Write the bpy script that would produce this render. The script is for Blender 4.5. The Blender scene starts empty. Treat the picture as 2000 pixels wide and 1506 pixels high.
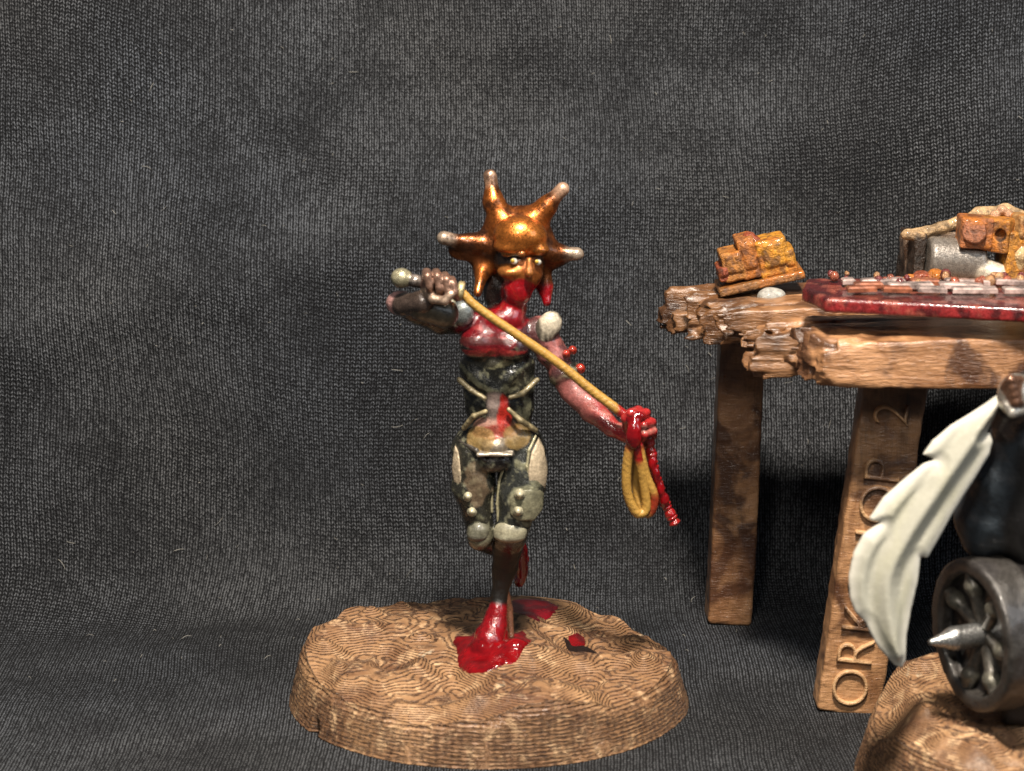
import bpy, math, random
import numpy as np
from mathutils import Vector, Matrix, Euler
random.seed(4); RNG = np.random.default_rng(7)
# ------------------------------------------------------------------ camera, world, lamps, exposure   (1 unit = 1 cm)
S = bpy.context.scene
COL = S.collection
FPX, PITCH = 4878.0, math.radians(12.5)
CAM = np.array([0.18, -19.5, 6.8])
FW = np.array([0, math.cos(PITCH), -math.sin(PITCH)]); UP = np.array([0, math.sin(PITCH), math.cos(PITCH)])
cd = bpy.data.cameras.new('camera'); cam = bpy.data.objects.new('camera', cd); COL.objects.link(cam)
cam.location = CAM; cam.rotation_euler = (math.radians(90)-PITCH, 0, 0)
cd.sensor_width = 36; cd.lens = 36*FPX/2000; cd.clip_start = .5; cd.clip_end = 200
cd.dof.use_dof = True; cd.dof.focus_distance = 21.0; cd.dof.aperture_fstop = .8
S.camera = cam
W = bpy.data.worlds.new('World'); S.world = W; W.use_nodes = True
W.node_tree.nodes['Background'].inputs[0].default_value = (.80, .88, 1, 1)
W.node_tree.nodes['Background'].inputs[1].default_value = .07
def lamp(name, loc, aim, size, power, colour):
    l = bpy.data.lights.new(name, 'AREA'); l.shape = 'DISK'; l.size = size; l.energy = power; l.color = colour
    o = bpy.data.objects.new(name, l); COL.objects.link(o); o.location = loc
    o.rotation_euler = (Vector(aim)-Vector(loc)).to_track_quat('-Z', 'Y').to_euler(); return o
lamp('desk_lamp', (1.4, -10.5, 20.5), (0.6, 0, 1.6), 2.7, 10800, (1, .90, .78))
lamp('room_lamp', (-2.5, -19, 15), (0, 0, 2), 3.0, 1300, (1, .93, .84))
lamp('fill_light', (15, -12, 12), (1.5, 0, 2), 9, 800, (.80, .90, 1))  # soft cool fill added out of frame on the right
S.view_settings.view_transform = 'Standard'; S.view_settings.look = 'None'
S.view_settings.exposure = .22; S.view_settings.gamma = 1

# ------------------------------------------------------------------ helpers
def P(u, v, y):                      # the point at depth y seen at (u, v) of the 2000 px photograph
    d = FW + (u-1000)/FPX*np.array([1., 0, 0]) + (753-v)/FPX*UP
    return CAM + d*((y-CAM[1])/d[1])
def PZ(u, v, z):
    d = FW + (u-1000)/FPX*np.array([1., 0, 0]) + (753-v)/FPX*UP
    return CAM + d*((z-CAM[2])/d[2])
_lat = RNG.random((64, 64, 64)).astype(np.float32)
def vnoise(p):
    p = np.asarray(p, dtype=np.float64); i = np.floor(p).astype(int); f = p-i; f = f*f*(3-2*f)
    r = 0
    for a in (0, 1):
        for b in (0, 1):
            for c in (0, 1):
                w = (f[..., 0] if a else 1-f[..., 0])*(f[..., 1] if b else 1-f[..., 1])*(f[..., 2] if c else 1-f[..., 2])
                r = r + w*_lat[(i[..., 0]+a) & 63, (i[..., 1]+b) & 63, (i[..., 2]+c) & 63]
    return r*2-1
def fbm(p, n=3):
    r = 0; a = .5; p = np.asarray(p, float)
    for k in range(n):
        r = r + a*vnoise(p*(2.03**k)+17.3*k); a *= .5
    return r
def smooth(a, b, x): t = np.clip((x-a)/(b-a), 0, 1); return t*t*(3-2*t)

def link(o, parent=None):
    COL.objects.link(o)
    if parent is not None: o.parent = parent
    return o
def empty(name, loc=(0, 0, 0), **props):
    o = bpy.data.objects.new(name, None); COL.objects.link(o); o.empty_display_size = .3
    # the Empty sits at the base; children are built in world space and shifted back
    o.location = loc
    for k, v in props.items(): o[k] = v
    return o
def root_of(o):
    x = np.zeros(3)
    while o is not None: x = x+np.array(o.location); o = o.parent
    return x
def mesh_obj(name, V, F, mat, parent=None, smoothf=True, col=None, phy=None, uv=None, attr=None, props=None):
    """V (n,3) in world space, F an (m,4) / (m,3) array or a list of faces"""
    V = np.asarray(V, float)
    me = bpy.data.meshes.new(name)
    off = root_of(parent) if parent is not None else np.zeros(3)
    if isinstance(F, np.ndarray):
        n = F.shape[1]
        me.vertices.add(len(V)); me.vertices.foreach_set('co', (V-off).astype(np.float32).ravel())
        me.loops.add(F.size); me.loops.foreach_set('vertex_index', F.astype(np.int32).ravel())
        me.polygons.add(len(F)); me.polygons.foreach_set('loop_start', np.arange(0, F.size, n, dtype=np.int32))
        me.polygons.foreach_set('loop_total', np.full(len(F), n, dtype=np.int32))
        me.update(calc_edges=True); me.validate()
    else:
        me.from_pydata([tuple(x) for x in (V-off)], [], F); me.update()
    if smoothf: me.polygons.foreach_set('use_smooth', np.ones(len(me.polygons), dtype=bool))
    def put(nm, arr, k):
        a = me.attributes.new(nm, 'FLOAT_COLOR' if k == 4 else 'FLOAT', 'POINT')
        if k == 4:
            arr = np.concatenate([arr, np.ones((len(arr), 1))], 1); a.data.foreach_set('color', arr.astype(np.float32).ravel())
        else: a.data.foreach_set('value', arr.astype(np.float32).ravel())
    if col is not None: put('Col', col, 4)
    if phy is not None: put('Phy', phy, 4)
    if attr:
        for k, a in attr.items(): put(k, a, 1)
    me.materials.append(mat)
    o = bpy.data.objects.new(name, me); link(o, parent)
    if props:
        for k, v in props.items(): o[k] = v
    return o

# ------------------------------------------------------------------ a small sculpting kit: blended distance shapes -> one closed mesh
class Sculpt:
    def __init__(s): s.pr = []; s.paints = []
    def add(s, fn, lo, hi, k=.02, col=(.5, .5, .5), phy=(0, .5, 0), op='add', ck=None):
        s.pr.append((fn, np.array(lo, float), np.array(hi, float), k, np.array(col, float), np.array(phy, float), op, ck if ck is not None else max(k*.35, .006))); return s
    def ell(s, c, r, rot=None, **kw):
        c = np.array(c, float); r = np.array(r if np.ndim(r) else (r,)*3, float)
        R = np.array(Euler(rot).to_matrix()) if rot is not None else None
        def fn(p):
            q = p-c
            if R is not None: q = q@R
            a = np.sqrt(((q/r)**2).sum(-1)); b = np.sqrt(((q/r**2)**2).sum(-1))+1e-9
            return a*(a-1)/b
        m = r.max() if R is not None else r
        return s.add(fn, c-m, c+m, **kw)
    def cap(s, a, b, ra, rb=None, **kw):
        a = np.array(a, float); b = np.array(b, float); rb = ra if rb is None else rb; ab = b-a; L = (ab**2).sum()+1e-12
        def fn(p):
            t = np.clip(((p-a)@ab)/L, 0, 1); return np.sqrt(((p-a-t[..., None]*ab)**2).sum(-1))-(ra+(rb-ra)*t)
        m = max(ra, rb); return s.add(fn, np.minimum(a, b)-m, np.maximum(a, b)+m, **kw)
    def chain(s, pts, rad, **kw):
        for i in range(len(pts)-1): s.cap(pts[i], pts[i+1], rad[i], rad[i+1], **kw)
        return s
    def box(s, c, h, rot=None, rnd=.01, **kw):
        c = np.array(c, float); h = np.array(h, float)
        R = np.array(Euler(rot).to_matrix()) if rot is not None else np.eye(3)
        def fn(p):
            q = np.abs((p-c)@R)-(h-rnd); return np.sqrt((np.maximum(q, 0)**2).sum(-1))+np.minimum(q.max(-1), 0)-rnd
        m = np.abs(R)@h; return s.add(fn, c-m, c+m, **kw)
    def cyl(s, a, b, r, rnd=.01, hollow=None, **kw):
        a = np.array(a, float); b = np.array(b, float); L = np.linalg.norm(b-a); ax = (b-a)/L; c = (a+b)/2
        def fn(p):
            q = p-c; t = q@ax; rr = np.sqrt(np.maximum((q**2).sum(-1)-t*t, 0))
            dr = (rr-r) if hollow is None else np.abs(rr-(r+hollow)/2)-(r-hollow)/2
            x = dr+rnd; z = np.abs(t)-L/2+rnd
            return np.minimum(np.maximum(x, z), 0)+np.sqrt(np.maximum(x, 0)**2+np.maximum(z, 0)**2)-rnd
        m = r+L/2; return s.add(fn, c-m, c+m, **kw)
    def build(s, name, h, mat, parent=None, disp=None, props=None, post=None, margin=.05):
        adds = [q for q in s.pr if q[6] == 'add']
        lo = np.min([q[1] for q in adds], 0)-margin; hi = np.max([q[2] for q in adds], 0)+margin
        n = np.ceil((hi-lo)/h).astype(int)+1
        ax = [lo[i]+h*np.arange(n[i]) for i in range(3)]
        D = np.full(n, 1.0, dtype=np.float32)
        for fn, a, b, k, c, ph, op, ck in s.pr:
            mg = max(k*1.5, 3*h)+.02
            i0 = np.clip(np.floor((a-mg-lo)/h).astype(int), 0, n); i1 = np.clip(np.ceil((b+mg-lo)/h).astype(int)+1, 0, n)
            if np.any(i1 <= i0): continue
            g = np.stack(np.meshgrid(*[ax[i][i0[i]:i1[i]] for i in range(3)], indexing='ij'), -1)
            d = fn(g); sl = tuple(slice(i0[i], i1[i]) for i in range(3)); o = D[sl].astype(float)
            if op == 'add':
                w = np.clip(.5+.5*(o-d)/k, 0, 1); D[sl] = o*(1-w)+d*w-k*w*(1-w)
            else:
                d = -d; w = np.clip(.5-.5*(o-d)/k, 0, 1); D[sl] = o*(1-w)+d*w+k*w*(1-w)
        if disp is not None:
            idx = np.nonzero(np.abs(D) < 4*h+.12)
            pts = np.stack([ax[i][idx[i]] for i in range(3)], -1); D[idx] += disp(pts)
        V, F = nets(D, lo, h)
        cols = np.zeros((len(V), 3)); phy = np.zeros((len(V), 3)); dv = np.full(len(V), 1.0)
        for fn, a, b, k, c, ph, op, ck in s.pr:
            m = np.all((V > a-.1) & (V < b+.1), 1)
            if not m.any(): continue
            d = fn(V[m]); o = dv[m]
            if op == 'add':
                w = np.clip(.5+.5*(o-d)/ck, 0, 1); dv[m] = np.minimum(o, d)
            else:
                w = np.clip(1-np.abs(d)/.012, 0, 1)
            cols[m] = cols[m]*(1-w[:, None])+c*w[:, None]; phy[m] = phy[m]*(1-w[:, None])+ph*w[:, None]
        if post: cols, phy = post(V, cols, phy)
        return mesh_obj(name, V, F, mat, parent, col=np.clip(cols, 0, 1), phy=np.clip(phy, 0, 1), props=props)
def nets(D, lo, h):
    n = D.shape; s = D < 0
    c = [(a, b, d) for a in (0, 1) for b in (0, 1) for d in (0, 1)]
    def sub(A, o): return A[o[0]:n[0]-1+o[0], o[1]:n[1]-1+o[1], o[2]:n[2]-1+o[2]]
    cnt = sum(sub(s, o).astype(np.int8) for o in c)
    act = (cnt > 0) & (cnt < 8); I = np.stack(np.nonzero(act), -1)
    ids = np.full(act.shape, -1, dtype=np.int32); ids[act] = np.arange(len(I))
    acc = np.zeros((len(I), 3)); num = np.zeros(len(I))
    vals = {o: D[I[:, 0]+o[0], I[:, 1]+o[1], I[:, 2]+o[2]].astype(float) for o in c}
    for o in c:
        for a in range(3):
            if o[a] == 0:
                q = list(o); q[a] = 1; q = tuple(q); x, y = vals[o], vals[q]; m = (x < 0) != (y < 0)
                t = np.where(m, x/np.where(m, x-y, 1), 0)
                pos = np.array(o, float)[None]+np.eye(3)[a][None]*t[:, None]
                acc[m] += pos[m]; num[m] += 1
    V = lo+h*(I+acc/num[:, None])
    Fs = []
    for a in range(3):
        b, d = (a+1) % 3, (a+2) % 3
        s0 = [slice(None)]*3; s1 = [slice(None)]*3; s0[a] = slice(0, n[a]-1); s1[a] = slice(1, n[a])
        A, B = s[tuple(s0)], s[tuple(s1)]; E = np.stack(np.nonzero(A != B), -1)
        E = E[(E[:, b] > 0) & (E[:, d] > 0) & (E[:, b] < n[b]-1) & (E[:, d] < n[d]-1)]
        if not len(E): continue
        def cid(x, y):
            q = E.copy(); q[:, b] += x; q[:, d] += y; return ids[q[:, 0], q[:, 1], q[:, 2]]
        Q = np.stack([cid(-1, -1), cid(0, -1), cid(0, 0), cid(-1, 0)], -1)
        inside = A[E[:, 0], E[:, 1], E[:, 2]]
        Q[~inside] = Q[~inside][:, ::-1]; Fs.append(Q)
    return V, np.concatenate(Fs)
def polydist(pts, poly):
    """signed 2D distance to a closed polygon, negative inside"""
    poly = np.asarray(poly, float); d = np.full(pts.shape[:-1], 1e9); sgn = np.ones(pts.shape[:-1])
    for i in range(len(poly)):
        a = poly[i]; b = poly[i-1]; e = b-a; w = pts-a
        t = np.clip((w@e)/(e@e), 0, 1); q = w-t[..., None]*e; d = np.minimum(d, (q**2).sum(-1))
        c1 = pts[..., 1] >= a[1]; c2 = pts[..., 1] < b[1]; c3 = e[0]*w[..., 1] > e[1]*w[..., 0]
        sgn = np.where((c1 & c2 & c3) | (~c1 & ~c2 & ~c3), -sgn, sgn)
    return sgn*np.sqrt(d)
def tube(path, rad, sides=14, twist=0., ridge=0., nr=3):
    """path (n,3), rad (n,) -> swept closed tube with nr helical ridges"""
    path = np.asarray(path, float); n = len(path); rad = np.broadcast_to(np.asarray(rad, float), (n,))
    T = np.gradient(path, axis=0); T /= np.linalg.norm(T, axis=1)[:, None]
    Nn = np.cross(T[0], [0, 0, 1.]);  Nn = np.cross(T[0], [0, 1., 0]) if np.linalg.norm(Nn) < .1 else Nn
    V = []; s = np.concatenate([[0], np.cumsum(np.linalg.norm(np.diff(path, axis=0), axis=1))])
    for i in range(n):
        Nn = Nn-T[i]*(Nn@T[i]); Nn /= np.linalg.norm(Nn); B = np.cross(T[i], Nn)
        a = np.arange(sides)/sides*2*np.pi
        r = rad[i]*(1+ridge*np.cos(nr*(a+twist*s[i])))
        V.append(path[i]+r[:, None]*(np.cos(a)[:, None]*Nn+np.sin(a)[:, None]*B))
    V = np.concatenate(V+[path[:1]-T[:1]*rad[0]*.6, path[-1:]+T[-1:]*rad[-1]*.6]); F = []
    for i in range(n-1):
        for j in range(sides):
            k = (j+1) % sides; F.append((i*sides+j, i*sides+k, (i+1)*sides+k, (i+1)*sides+j))
    e = n*sides
    for j in range(sides):
        k = (j+1) % sides; F.append((e, k, j)); F.append((e+1, (n-1)*sides+j, (n-1)*sides+k))
    return V, F
def spline(pts, n):
    pts = np.asarray(pts, float); q = np.concatenate([[2*pts[0]-pts[1]], pts, [2*pts[-1]-pts[-2]]]); out = []
    m = len(pts)-1
    for x in np.linspace(0, m-1e-6, n):
        i = int(x); t = x-i; a, b, c, d = q[i:i+4]
        out.append(.5*((2*b)+(-a+c)*t+(2*a-5*b+4*c-d)*t*t+(-a+3*b-3*c+d)*t**3))
    return np.array(out)

# ------------------------------------------------------------------ materials
class NT:
    def __init__(s, name):
        s.m = bpy.data.materials.new(name); s.m.use_nodes = True; s.t = s.m.node_tree; s.b = s.t.nodes['Principled BSDF']
    def n(s, kind, ins=None, **kw):
        x = s.t.nodes.new(kind)
        for k, v in kw.items(): setattr(x, k, v)
        for k, v in (ins or {}).items():
            if isinstance(v, bpy.types.NodeSocket): s.t.links.new(v, x.inputs[k])
            else: x.inputs[k].default_value = v
        return x
    def math(s, op, a, b=0., c=0.):
        return s.n('ShaderNodeMath', {0: a, 1: b, 2: c}, operation=op).outputs[0]
    def noise(s, vec, scale, detail=3, rough=.5, dist=0):
        return s.n('ShaderNodeTexNoise', {'Vector': vec, 'Scale': scale, 'Detail': detail, 'Roughness': rough, 'Distortion': dist}).outputs[0]
    def ramp(s, x, stops):
        r = s.n('ShaderNodeValToRGB', {0: x}); e = r.color_ramp.elements
        while len(e) < len(stops): e.new(.5)
        for el, (p, c) in zip(e, stops): el.position = p; el.color = (*c, 1) if len(c) == 3 else c
        return r.outputs[0]
    def mix(s, f, a, b, mode='MIX'):
        x = s.n('ShaderNodeMix', data_type='RGBA', blend_type=mode)
        for k, v in ((0, f), (6, a), (7, b)):
            if isinstance(v, bpy.types.NodeSocket): s.t.links.new(v, x.inputs[k])
            else: x.inputs[k].default_value = (*v, 1) if isinstance(v, tuple) and len(v) == 3 else v
        return x.outputs[2]
    def rng(s, x, a, b, c=0., d=1.):
        return s.n('ShaderNodeMapRange', {0: x, 1: a, 2: b, 3: c, 4: d}).outputs[0]
    def vmul(s, v, k): return s.n('ShaderNodeVectorMath', {0: v, 1: k}, operation='MULTIPLY').outputs[0]
    def set(s, **kw):
        for k, v in kw.items():
            k = {'base': 'Base Color', 'rough': 'Roughness', 'metal': 'Metallic', 'coat': 'Coat Weight', 'coatr': 'Coat Roughness', 'spec': 'Specular IOR Level', 'normal': 'Normal', 'sss': 'Subsurface Weight', 'trans': 'Transmission Weight', 'sheen': 'Sheen Weight'}[k]
            if isinstance(v, bpy.types.NodeSocket): s.t.links.new(v, s.b.inputs[k])
            else: s.b.inputs[k].default_value = (*v, 1) if isinstance(v, tuple) and len(v) == 3 else v
        return s
    def bump(s, h, dist, strength=1., normal=None):
        d = {'Height': h, 'Distance': dist, 'Strength': strength}
        if normal is not None: d['Normal'] = normal
        return s.n('ShaderNodeBump', d).outputs[0]

def m_paint(name, grime=.5, bump=.004, scale=26., bright=1.):
    t = NT(name); g = t.n('ShaderNodeNewGeometry').outputs['Position']
    c = t.n('ShaderNodeAttribute', attribute_name='Col').outputs['Color']
    ph = t.n('ShaderNodeSeparateColor', {0: t.n('ShaderNodeAttribute', attribute_name='Phy').outputs['Color']})
    a = t.noise(g, scale, 5, .65); b = t.noise(g, scale*3.5, 3, .6)
    k = t.rng(a, .3, .7, 1-grime, 1+grime*.5); k2 = t.rng(b, .3, .7, 1-grime*.5, 1+grime*.4)
    kk = t.n('ShaderNodeVectorMath', {0: c, 3: t.math('MULTIPLY', k, k2)}, operation='SCALE').outputs[0]
    t.set(base=kk, metal=ph.outputs[0], coat=ph.outputs[2], coatr=.06)
    t.set(rough=t.math('ADD', ph.outputs[1], t.rng(b, .3, .7, -.1, .1)))
    t.set(normal=t.bump(t.math('ADD', a, t.math('MULTIPLY', b, .5)), bump*2, 1.))
    return t.m
M_FIG = m_paint('hand_painted_plastic', .45, .003)
M_RUST = m_paint('rust_weathering_paint', .6, .012, 20)
M_COPPER = m_paint('polished_copper_paint', .42, .0022, 17)
M_WHITE = m_paint('ivory_blade_paint', .07, .001, 9)

def m_blood(name, base=(.21, .002, .004)):
    t = NT(name); g = t.n('ShaderNodeNewGeometry').outputs['Position']
    a = t.noise(g, 9, 3, .6)
    t.set(base=t.mix(t.rng(a, .35, .7), base, (base[0]*.35, base[1]*.5, base[2]*.5)), rough=.13, coat=.8, coatr=.03, spec=.6,
          normal=t.bump(t.noise(g, 16, 3, .5), .02, .7))
    return t.m
M_BLOOD = m_blood('glossy_blood_effect')
M_BLOOD2 = m_blood('stained_blood_effect', (.24, .006, .014))

def m_base():
    t = NT('layer_lined_wood_paint'); g = t.n('ShaderNodeNewGeometry'); p = g.outputs['Position']
    lay = t.n('ShaderNodeAttribute', attribute_name='lay').outputs['Fac']
    side = t.n('ShaderNodeAttribute', attribute_name='side').outputs['Fac']
    uu = t.n('ShaderNodeAttribute', attribute_name='arc').outputs['Fac']
    wob = t.math('MULTIPLY', t.math('SUBTRACT', t.noise(p, 16, 2, .5), .5), .7)
    L = t.math('ADD', lay, wob)
    line = t.math('SINE', t.math('MULTIPLY', L, 6.2832))
    brk = t.noise(p, 34, 3, .6)
    ln = t.math('ADD', line, t.math('MULTIPLY', t.math('SUBTRACT', brk, .5), 3.6))
    top = t.rng(ln, -1.35, .0)                      # 0 = groove, 1 = ridge
    # side: short dashes along every print layer
    cv = t.n('ShaderNodeCombineXYZ', {0: t.math('MULTIPLY', uu, 8), 1: t.math('MULTIPLY', lay, 1.3), 2: 0.}).outputs[0]
    dn = t.noise(cv, 1.6, 4, .7); colm = t.math('SINE', t.math('MULTIPLY', t.math('ADD', uu, t.math('MULTIPLY', t.noise(p, 3, 2), .1)), 105))
    sl = t.math('ADD', t.math('MULTIPLY', t.math('SINE', t.math('MULTIPLY', lay, 6.2832)), .62), t.math('MULTIPLY', t.math('SUBTRACT', dn, .46), 8.5))
    sl = t.math('ADD', sl, t.math('MULTIPLY', colm, .28)); sidek = t.rng(sl, -1.1, .9)
    k = t.math('ADD', t.math('MULTIPLY', top, t.math('SUBTRACT', 1., side)), t.math('MULTIPLY', sidek, side))
    k = t.math('MAXIMUM', k, t.rng(t.noise(p, 3.4, 4, .65, .8), .52, .64, 0, .8))      # worn patches where the paint filled the lines
    big = t.noise(p, 2.1, 4, .6, .4); mid = t.noise(p, 7, 4, .65, .6)
    hi = t.mix(t.rng(big, .3, .7), (.36, .205, .100), (.13, .060, .030))
    hi = t.mix(t.rng(mid, .54, .76), hi, (.60, .40, .22))
    lo = t.mix(t.rng(mid, .3, .6), (.020, .009, .006), (.075, .033, .016))
    c = t.mix(k, lo, hi)
    c = t.mix(t.rng(t.noise(p, 4.3, 5, .7, 1.), .57, .70, 0, .8), c, (.040, .018, .010))   # dark wash pools
    c = t.mix(t.rng(t.noise(p, 2.7, 4, .7, .5), .66, .72, 0, .45), c, (.52, .46, .33))     # dusty glue spots
    t.set(base=c, rough=t.rng(mid, .3, .7, .34, .62), spec=.5, normal=t.bump(k, .022, .9, t.bump(t.noise(p, 60, 3, .6), .006, .6)))
    return t.m
M_BASE = m_base()

def m_timber(name, light=(.44, .225, .105), mid_=(.17, .072, .028), dark=(.022, .009, .005), axis=0, gloss=.30, sc=1., dark_end=None):
    t = NT(name); tc = t.n('ShaderNodeNewGeometry').outputs['Position']
    st = [6., 6., 6.]; st[axis] = .8; v = t.vmul(tc, tuple(x*sc for x in st))
    gr = t.noise(v, 1.9, 5, .65, .8); bl = t.noise(tc, 1.25, 4, .6, 1.1); fine = t.noise(t.vmul(v, (2.5, 2.5, 2.5)), 3, 4, .7)
    sl = t.noise(t.n('ShaderNodeMapping', {'Vector': tc, 'Rotation': (0, .45, .5), 'Scale': (7, 7, 30)}).outputs[0], 1.6, 4, .62, .3)
    c = t.mix(t.rng(bl, .40, .58), mid_, light)
    c = t.mix(t.rng(gr, .54, .74, 0, .35), c, dark)
    c = t.mix(t.rng(sl, .52, .66, 0, .35), c, (mid_[0]*.7, mid_[1]*.65, mid_[2]*.6))
    c = t.mix(t.rng(fine, .58, .75, 0, .4), c, dark)
    c = t.mix(t.rng(t.noise(tc, 1.7, 3, .55, 1.2), .50, .60, 0, .85), c, (dark[0]*2.2, dark[1]*2.0, dark[2]*1.8))
    if dark_end:                                                          # dark varnish brushed over the plank ends; legs just darker towards the top
        x = t.n('ShaderNodeSeparateXYZ', {0: tc}).outputs[dark_end[0]]
        k = t.math('ADD', x, t.math('MULTIPLY', t.math('SUBTRACT', t.noise(tc, 2.6, 4, .65), .5), 1.5))
        c = t.mix(t.rng(k, dark_end[1], dark_end[2], 0, .6), c, t.mix(t.rng(gr, .45, .6), (.10, .045, .016), (.018, .009, .005)))
    h = t.math('ADD', t.math('MULTIPLY', gr, .35), t.math('ADD', t.math('MULTIPLY', fine, .5), t.math('MULTIPLY', sl, .6)))
    t.set(base=c, rough=t.rng(bl, .3, .7, gloss-.06, gloss+.16), spec=.6, coat=.18, coatr=.25, normal=t.bump(h, .018, .9))
    return t.m
M_PLANK = m_timber('stained_timber', axis=0, dark_end=(0, 2.65, 2.05))
M_LEG = m_timber('stained_timber_leg', light=(.40, .215, .10), mid_=(.19, .090, .040), axis=2, dark_end=(2, 1.7, 2.5))
M_LETTER = m_timber('stained_letter', light=(.55, .33, .16), mid_=(.36, .19, .085), axis=1, sc=2)

def m_cloth():
    t = NT('dark_knit_cloth')
    u = t.n('ShaderNodeAttribute', attribute_name='cu').outputs['Fac']; v = t.n('ShaderNodeAttribute', attribute_name='cv').outputs['Fac']
    uv = t.n('ShaderNodeCombineXYZ', {0: u, 1: v, 2: 0.}).outputs[0]
    def nz(s, d=2): return t.math('SUBTRACT', t.noise(uv, s, d, .55), .5)
    uw = t.math('ADD', u, t.math('ADD', t.math('MULTIPLY', nz(.3), .32), t.math('ADD', t.math('MULTIPLY', nz(5.), .014), t.math('MULTIPLY', nz(26.), .014))))
    vw = t.math('ADD', v, t.math('ADD', t.math('MULTIPLY', nz(7.), .05), t.math('MULTIPLY', nz(31.), .018)))
    uc = t.math('DIVIDE', uw, .048)
    a = t.math('ABSOLUTE', t.math('SUBTRACT', t.math('MULTIPLY', t.math('FRACT', uc), 2.), 1.))     # 0 mid of wale, 1 between wales
    leg = t.math('POWER', t.math('SINE', t.math('MULTIPLY', t.math('POWER', a, .8), 3.14159)), .8)
    ph = t.math('ADD', t.math('DIVIDE', vw, .037), t.math('MULTIPLY', a, .62))
    rnd = t.n('ShaderNodeTexWhiteNoise', {'Vector': t.n('ShaderNodeCombineXYZ', {0: t.math('FLOOR', t.math('MULTIPLY', uc, 2.)), 1: t.math('FLOOR', ph), 2: 0.}).outputs[0]}).outputs['Value']
    st = t.rng(t.math('SINE', t.math('MULTIPLY', ph, 6.2832)), -1, 1, .0, 1)
    rib = t.rng(t.noise(uv, .35, 3, .6), .38, .55)                                    # where the wales read as straight ribs
    st = t.math('ADD', t.math('MULTIPLY', st, t.rng(rib, 0, 1, .72, .30)), t.rng(rib, 0, 1, .28, .68))
    knit = t.math('MULTIPLY', leg, st)
    fz = t.noise(uv, 60., 3, .75); fz2 = t.noise(t.n('ShaderNodeMapping', {'Vector': uv, 'Rotation': (0, 0, .4), 'Scale': (60, 40, 1)}).outputs[0], 1., 4, .75)
    felt = t.rng(t.noise(uv, 1.1, 4, .7), .36, .56, .62, 1.)                            # felted patches where the wales blur
    h = t.math('ADD', t.math('MULTIPLY', t.math('MULTIPLY', knit, t.rng(rnd, 0, 1, .65, 1.18)), felt), t.math('ADD', t.math('MULTIPLY', t.math('SUBTRACT', fz, .5), 1.15), t.math('MULTIPLY', t.math('SUBTRACT', fz2, .5), .55)))
    h = t.math('ADD', h, t.rng(felt, .62, 1., .10, 0.))
    tone = t.noise(uv, .8, 5, .65, .4)
    f = t.math('POWER', t.rng(h, .14, .88), 1.9)
    warm = t.mix(t.rng(t.noise(uv, .22, 2, .5), .35, .65), (.158, .162, .168), (.134, .148, .172))
    c = t.mix(f, (.0020, .0022, .0030), warm)
    c = t.mix(t.rng(tone, .38, .66, 0, .28), c, (.010, .010, .012))
    spk = t.noise(uv, 21., 5, .8); c = t.mix(t.rng(spk, .72, .77, 0, .5), c, (.36, .34, .30))
    t.set(base=c, rough=.9, spec=.2, normal=t.bump(h, .030, 1.))
    return t.m
M_CLOTH = m_cloth()
def m_simple(name, c, rough=.6, metal=0., coat=0., var=.4, sc=20., bmp=.004):
    t = NT(name); g = t.n('ShaderNodeNewGeometry').outputs['Position']; a = t.noise(g, sc, 4, .65)
    t.set(base=t.mix(t.rng(a, .35, .7), tuple(x*(1-var) for x in c), tuple(min(1, x*(1+var*.6)) for x in c)), rough=rough, metal=metal, coat=coat, normal=t.bump(a, bmp, 1.))
    return t.m
M_LINT = m_simple('pale_lint', (.30, .29, .26), .9)
M_CORD = None
# ------------------------------------------------------------------ the cloth: floor and upright sweep in one sheet
def build_cloth():
    nx, ns = 260, 380
    X = np.linspace(-8.5, 9.5, nx)
    s = np.linspace(0, 22, ns)
    XX, SS = np.meshgrid(X, s, indexing='ij')
    y0 = 1.75-1.0*smooth(-1.2, -4.5, XX)-.35*smooth(3., 5., XX)      # where the floor starts to rise
    L0 = y0+12.0; R = .85; A = math.radians(74)
    arc = R*A
    t = np.clip(SS-L0, 0, arc)/R
    rest = np.maximum(SS-L0-arc, 0)
    Y = -12+np.minimum(SS, L0)+R*np.sin(t)+rest*math.cos(A)
    Z = R*(1-np.cos(t))+rest*math.sin(A)
    up = smooth(0, 1., SS-L0+.2)
    q = np.stack([XX*.42, SS*.42, XX*0+3.1], -1)
    w = fbm(q, 3)
    # slanting folds on the upright part, small waves on the floor
    f1 = .20*np.exp(-((SS-L0-3.9-.22*XX)/.35)**2)*smooth(5, -1, XX)-.16*np.exp(-((SS-L0-5.0-.1*XX)/.5)**2)
    f2 = .10*np.exp(-((SS-L0-2.3+.35*XX)/.4)**2)*smooth(0, -3, XX)+.16*np.exp(-((XX-3.1-.45*(SS-L0-4))/.35)**2)*smooth(2.5, 4, SS-L0)
    d = up*(.32*w+.6*f1+.6*f2)
    Y = Y-d*math.sin(A); Z = Z+d*math.cos(A)
    Z = Z+(1-up)*(.05*fbm(q*2.2, 2))*smooth(1.2, 3.5, np.hypot(XX-.9, (Y+.4)))
    V = np.stack([XX, Y, Z], -1).reshape(-1, 3)
    i = np.arange(nx*ns).reshape(nx, ns)
    F = np.stack([i[:-1, :-1], i[1:, :-1], i[1:, 1:], i[:-1, 1:]], -1).reshape(-1, 4)
    return mesh_obj('cloth', V, F, M_CLOTH, attr={'cu': XX.ravel(), 'cv': SS.ravel()}, props={'kind': 'structure'}), V.reshape(nx, ns, 3)
cloth, CG = build_cloth()
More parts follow.
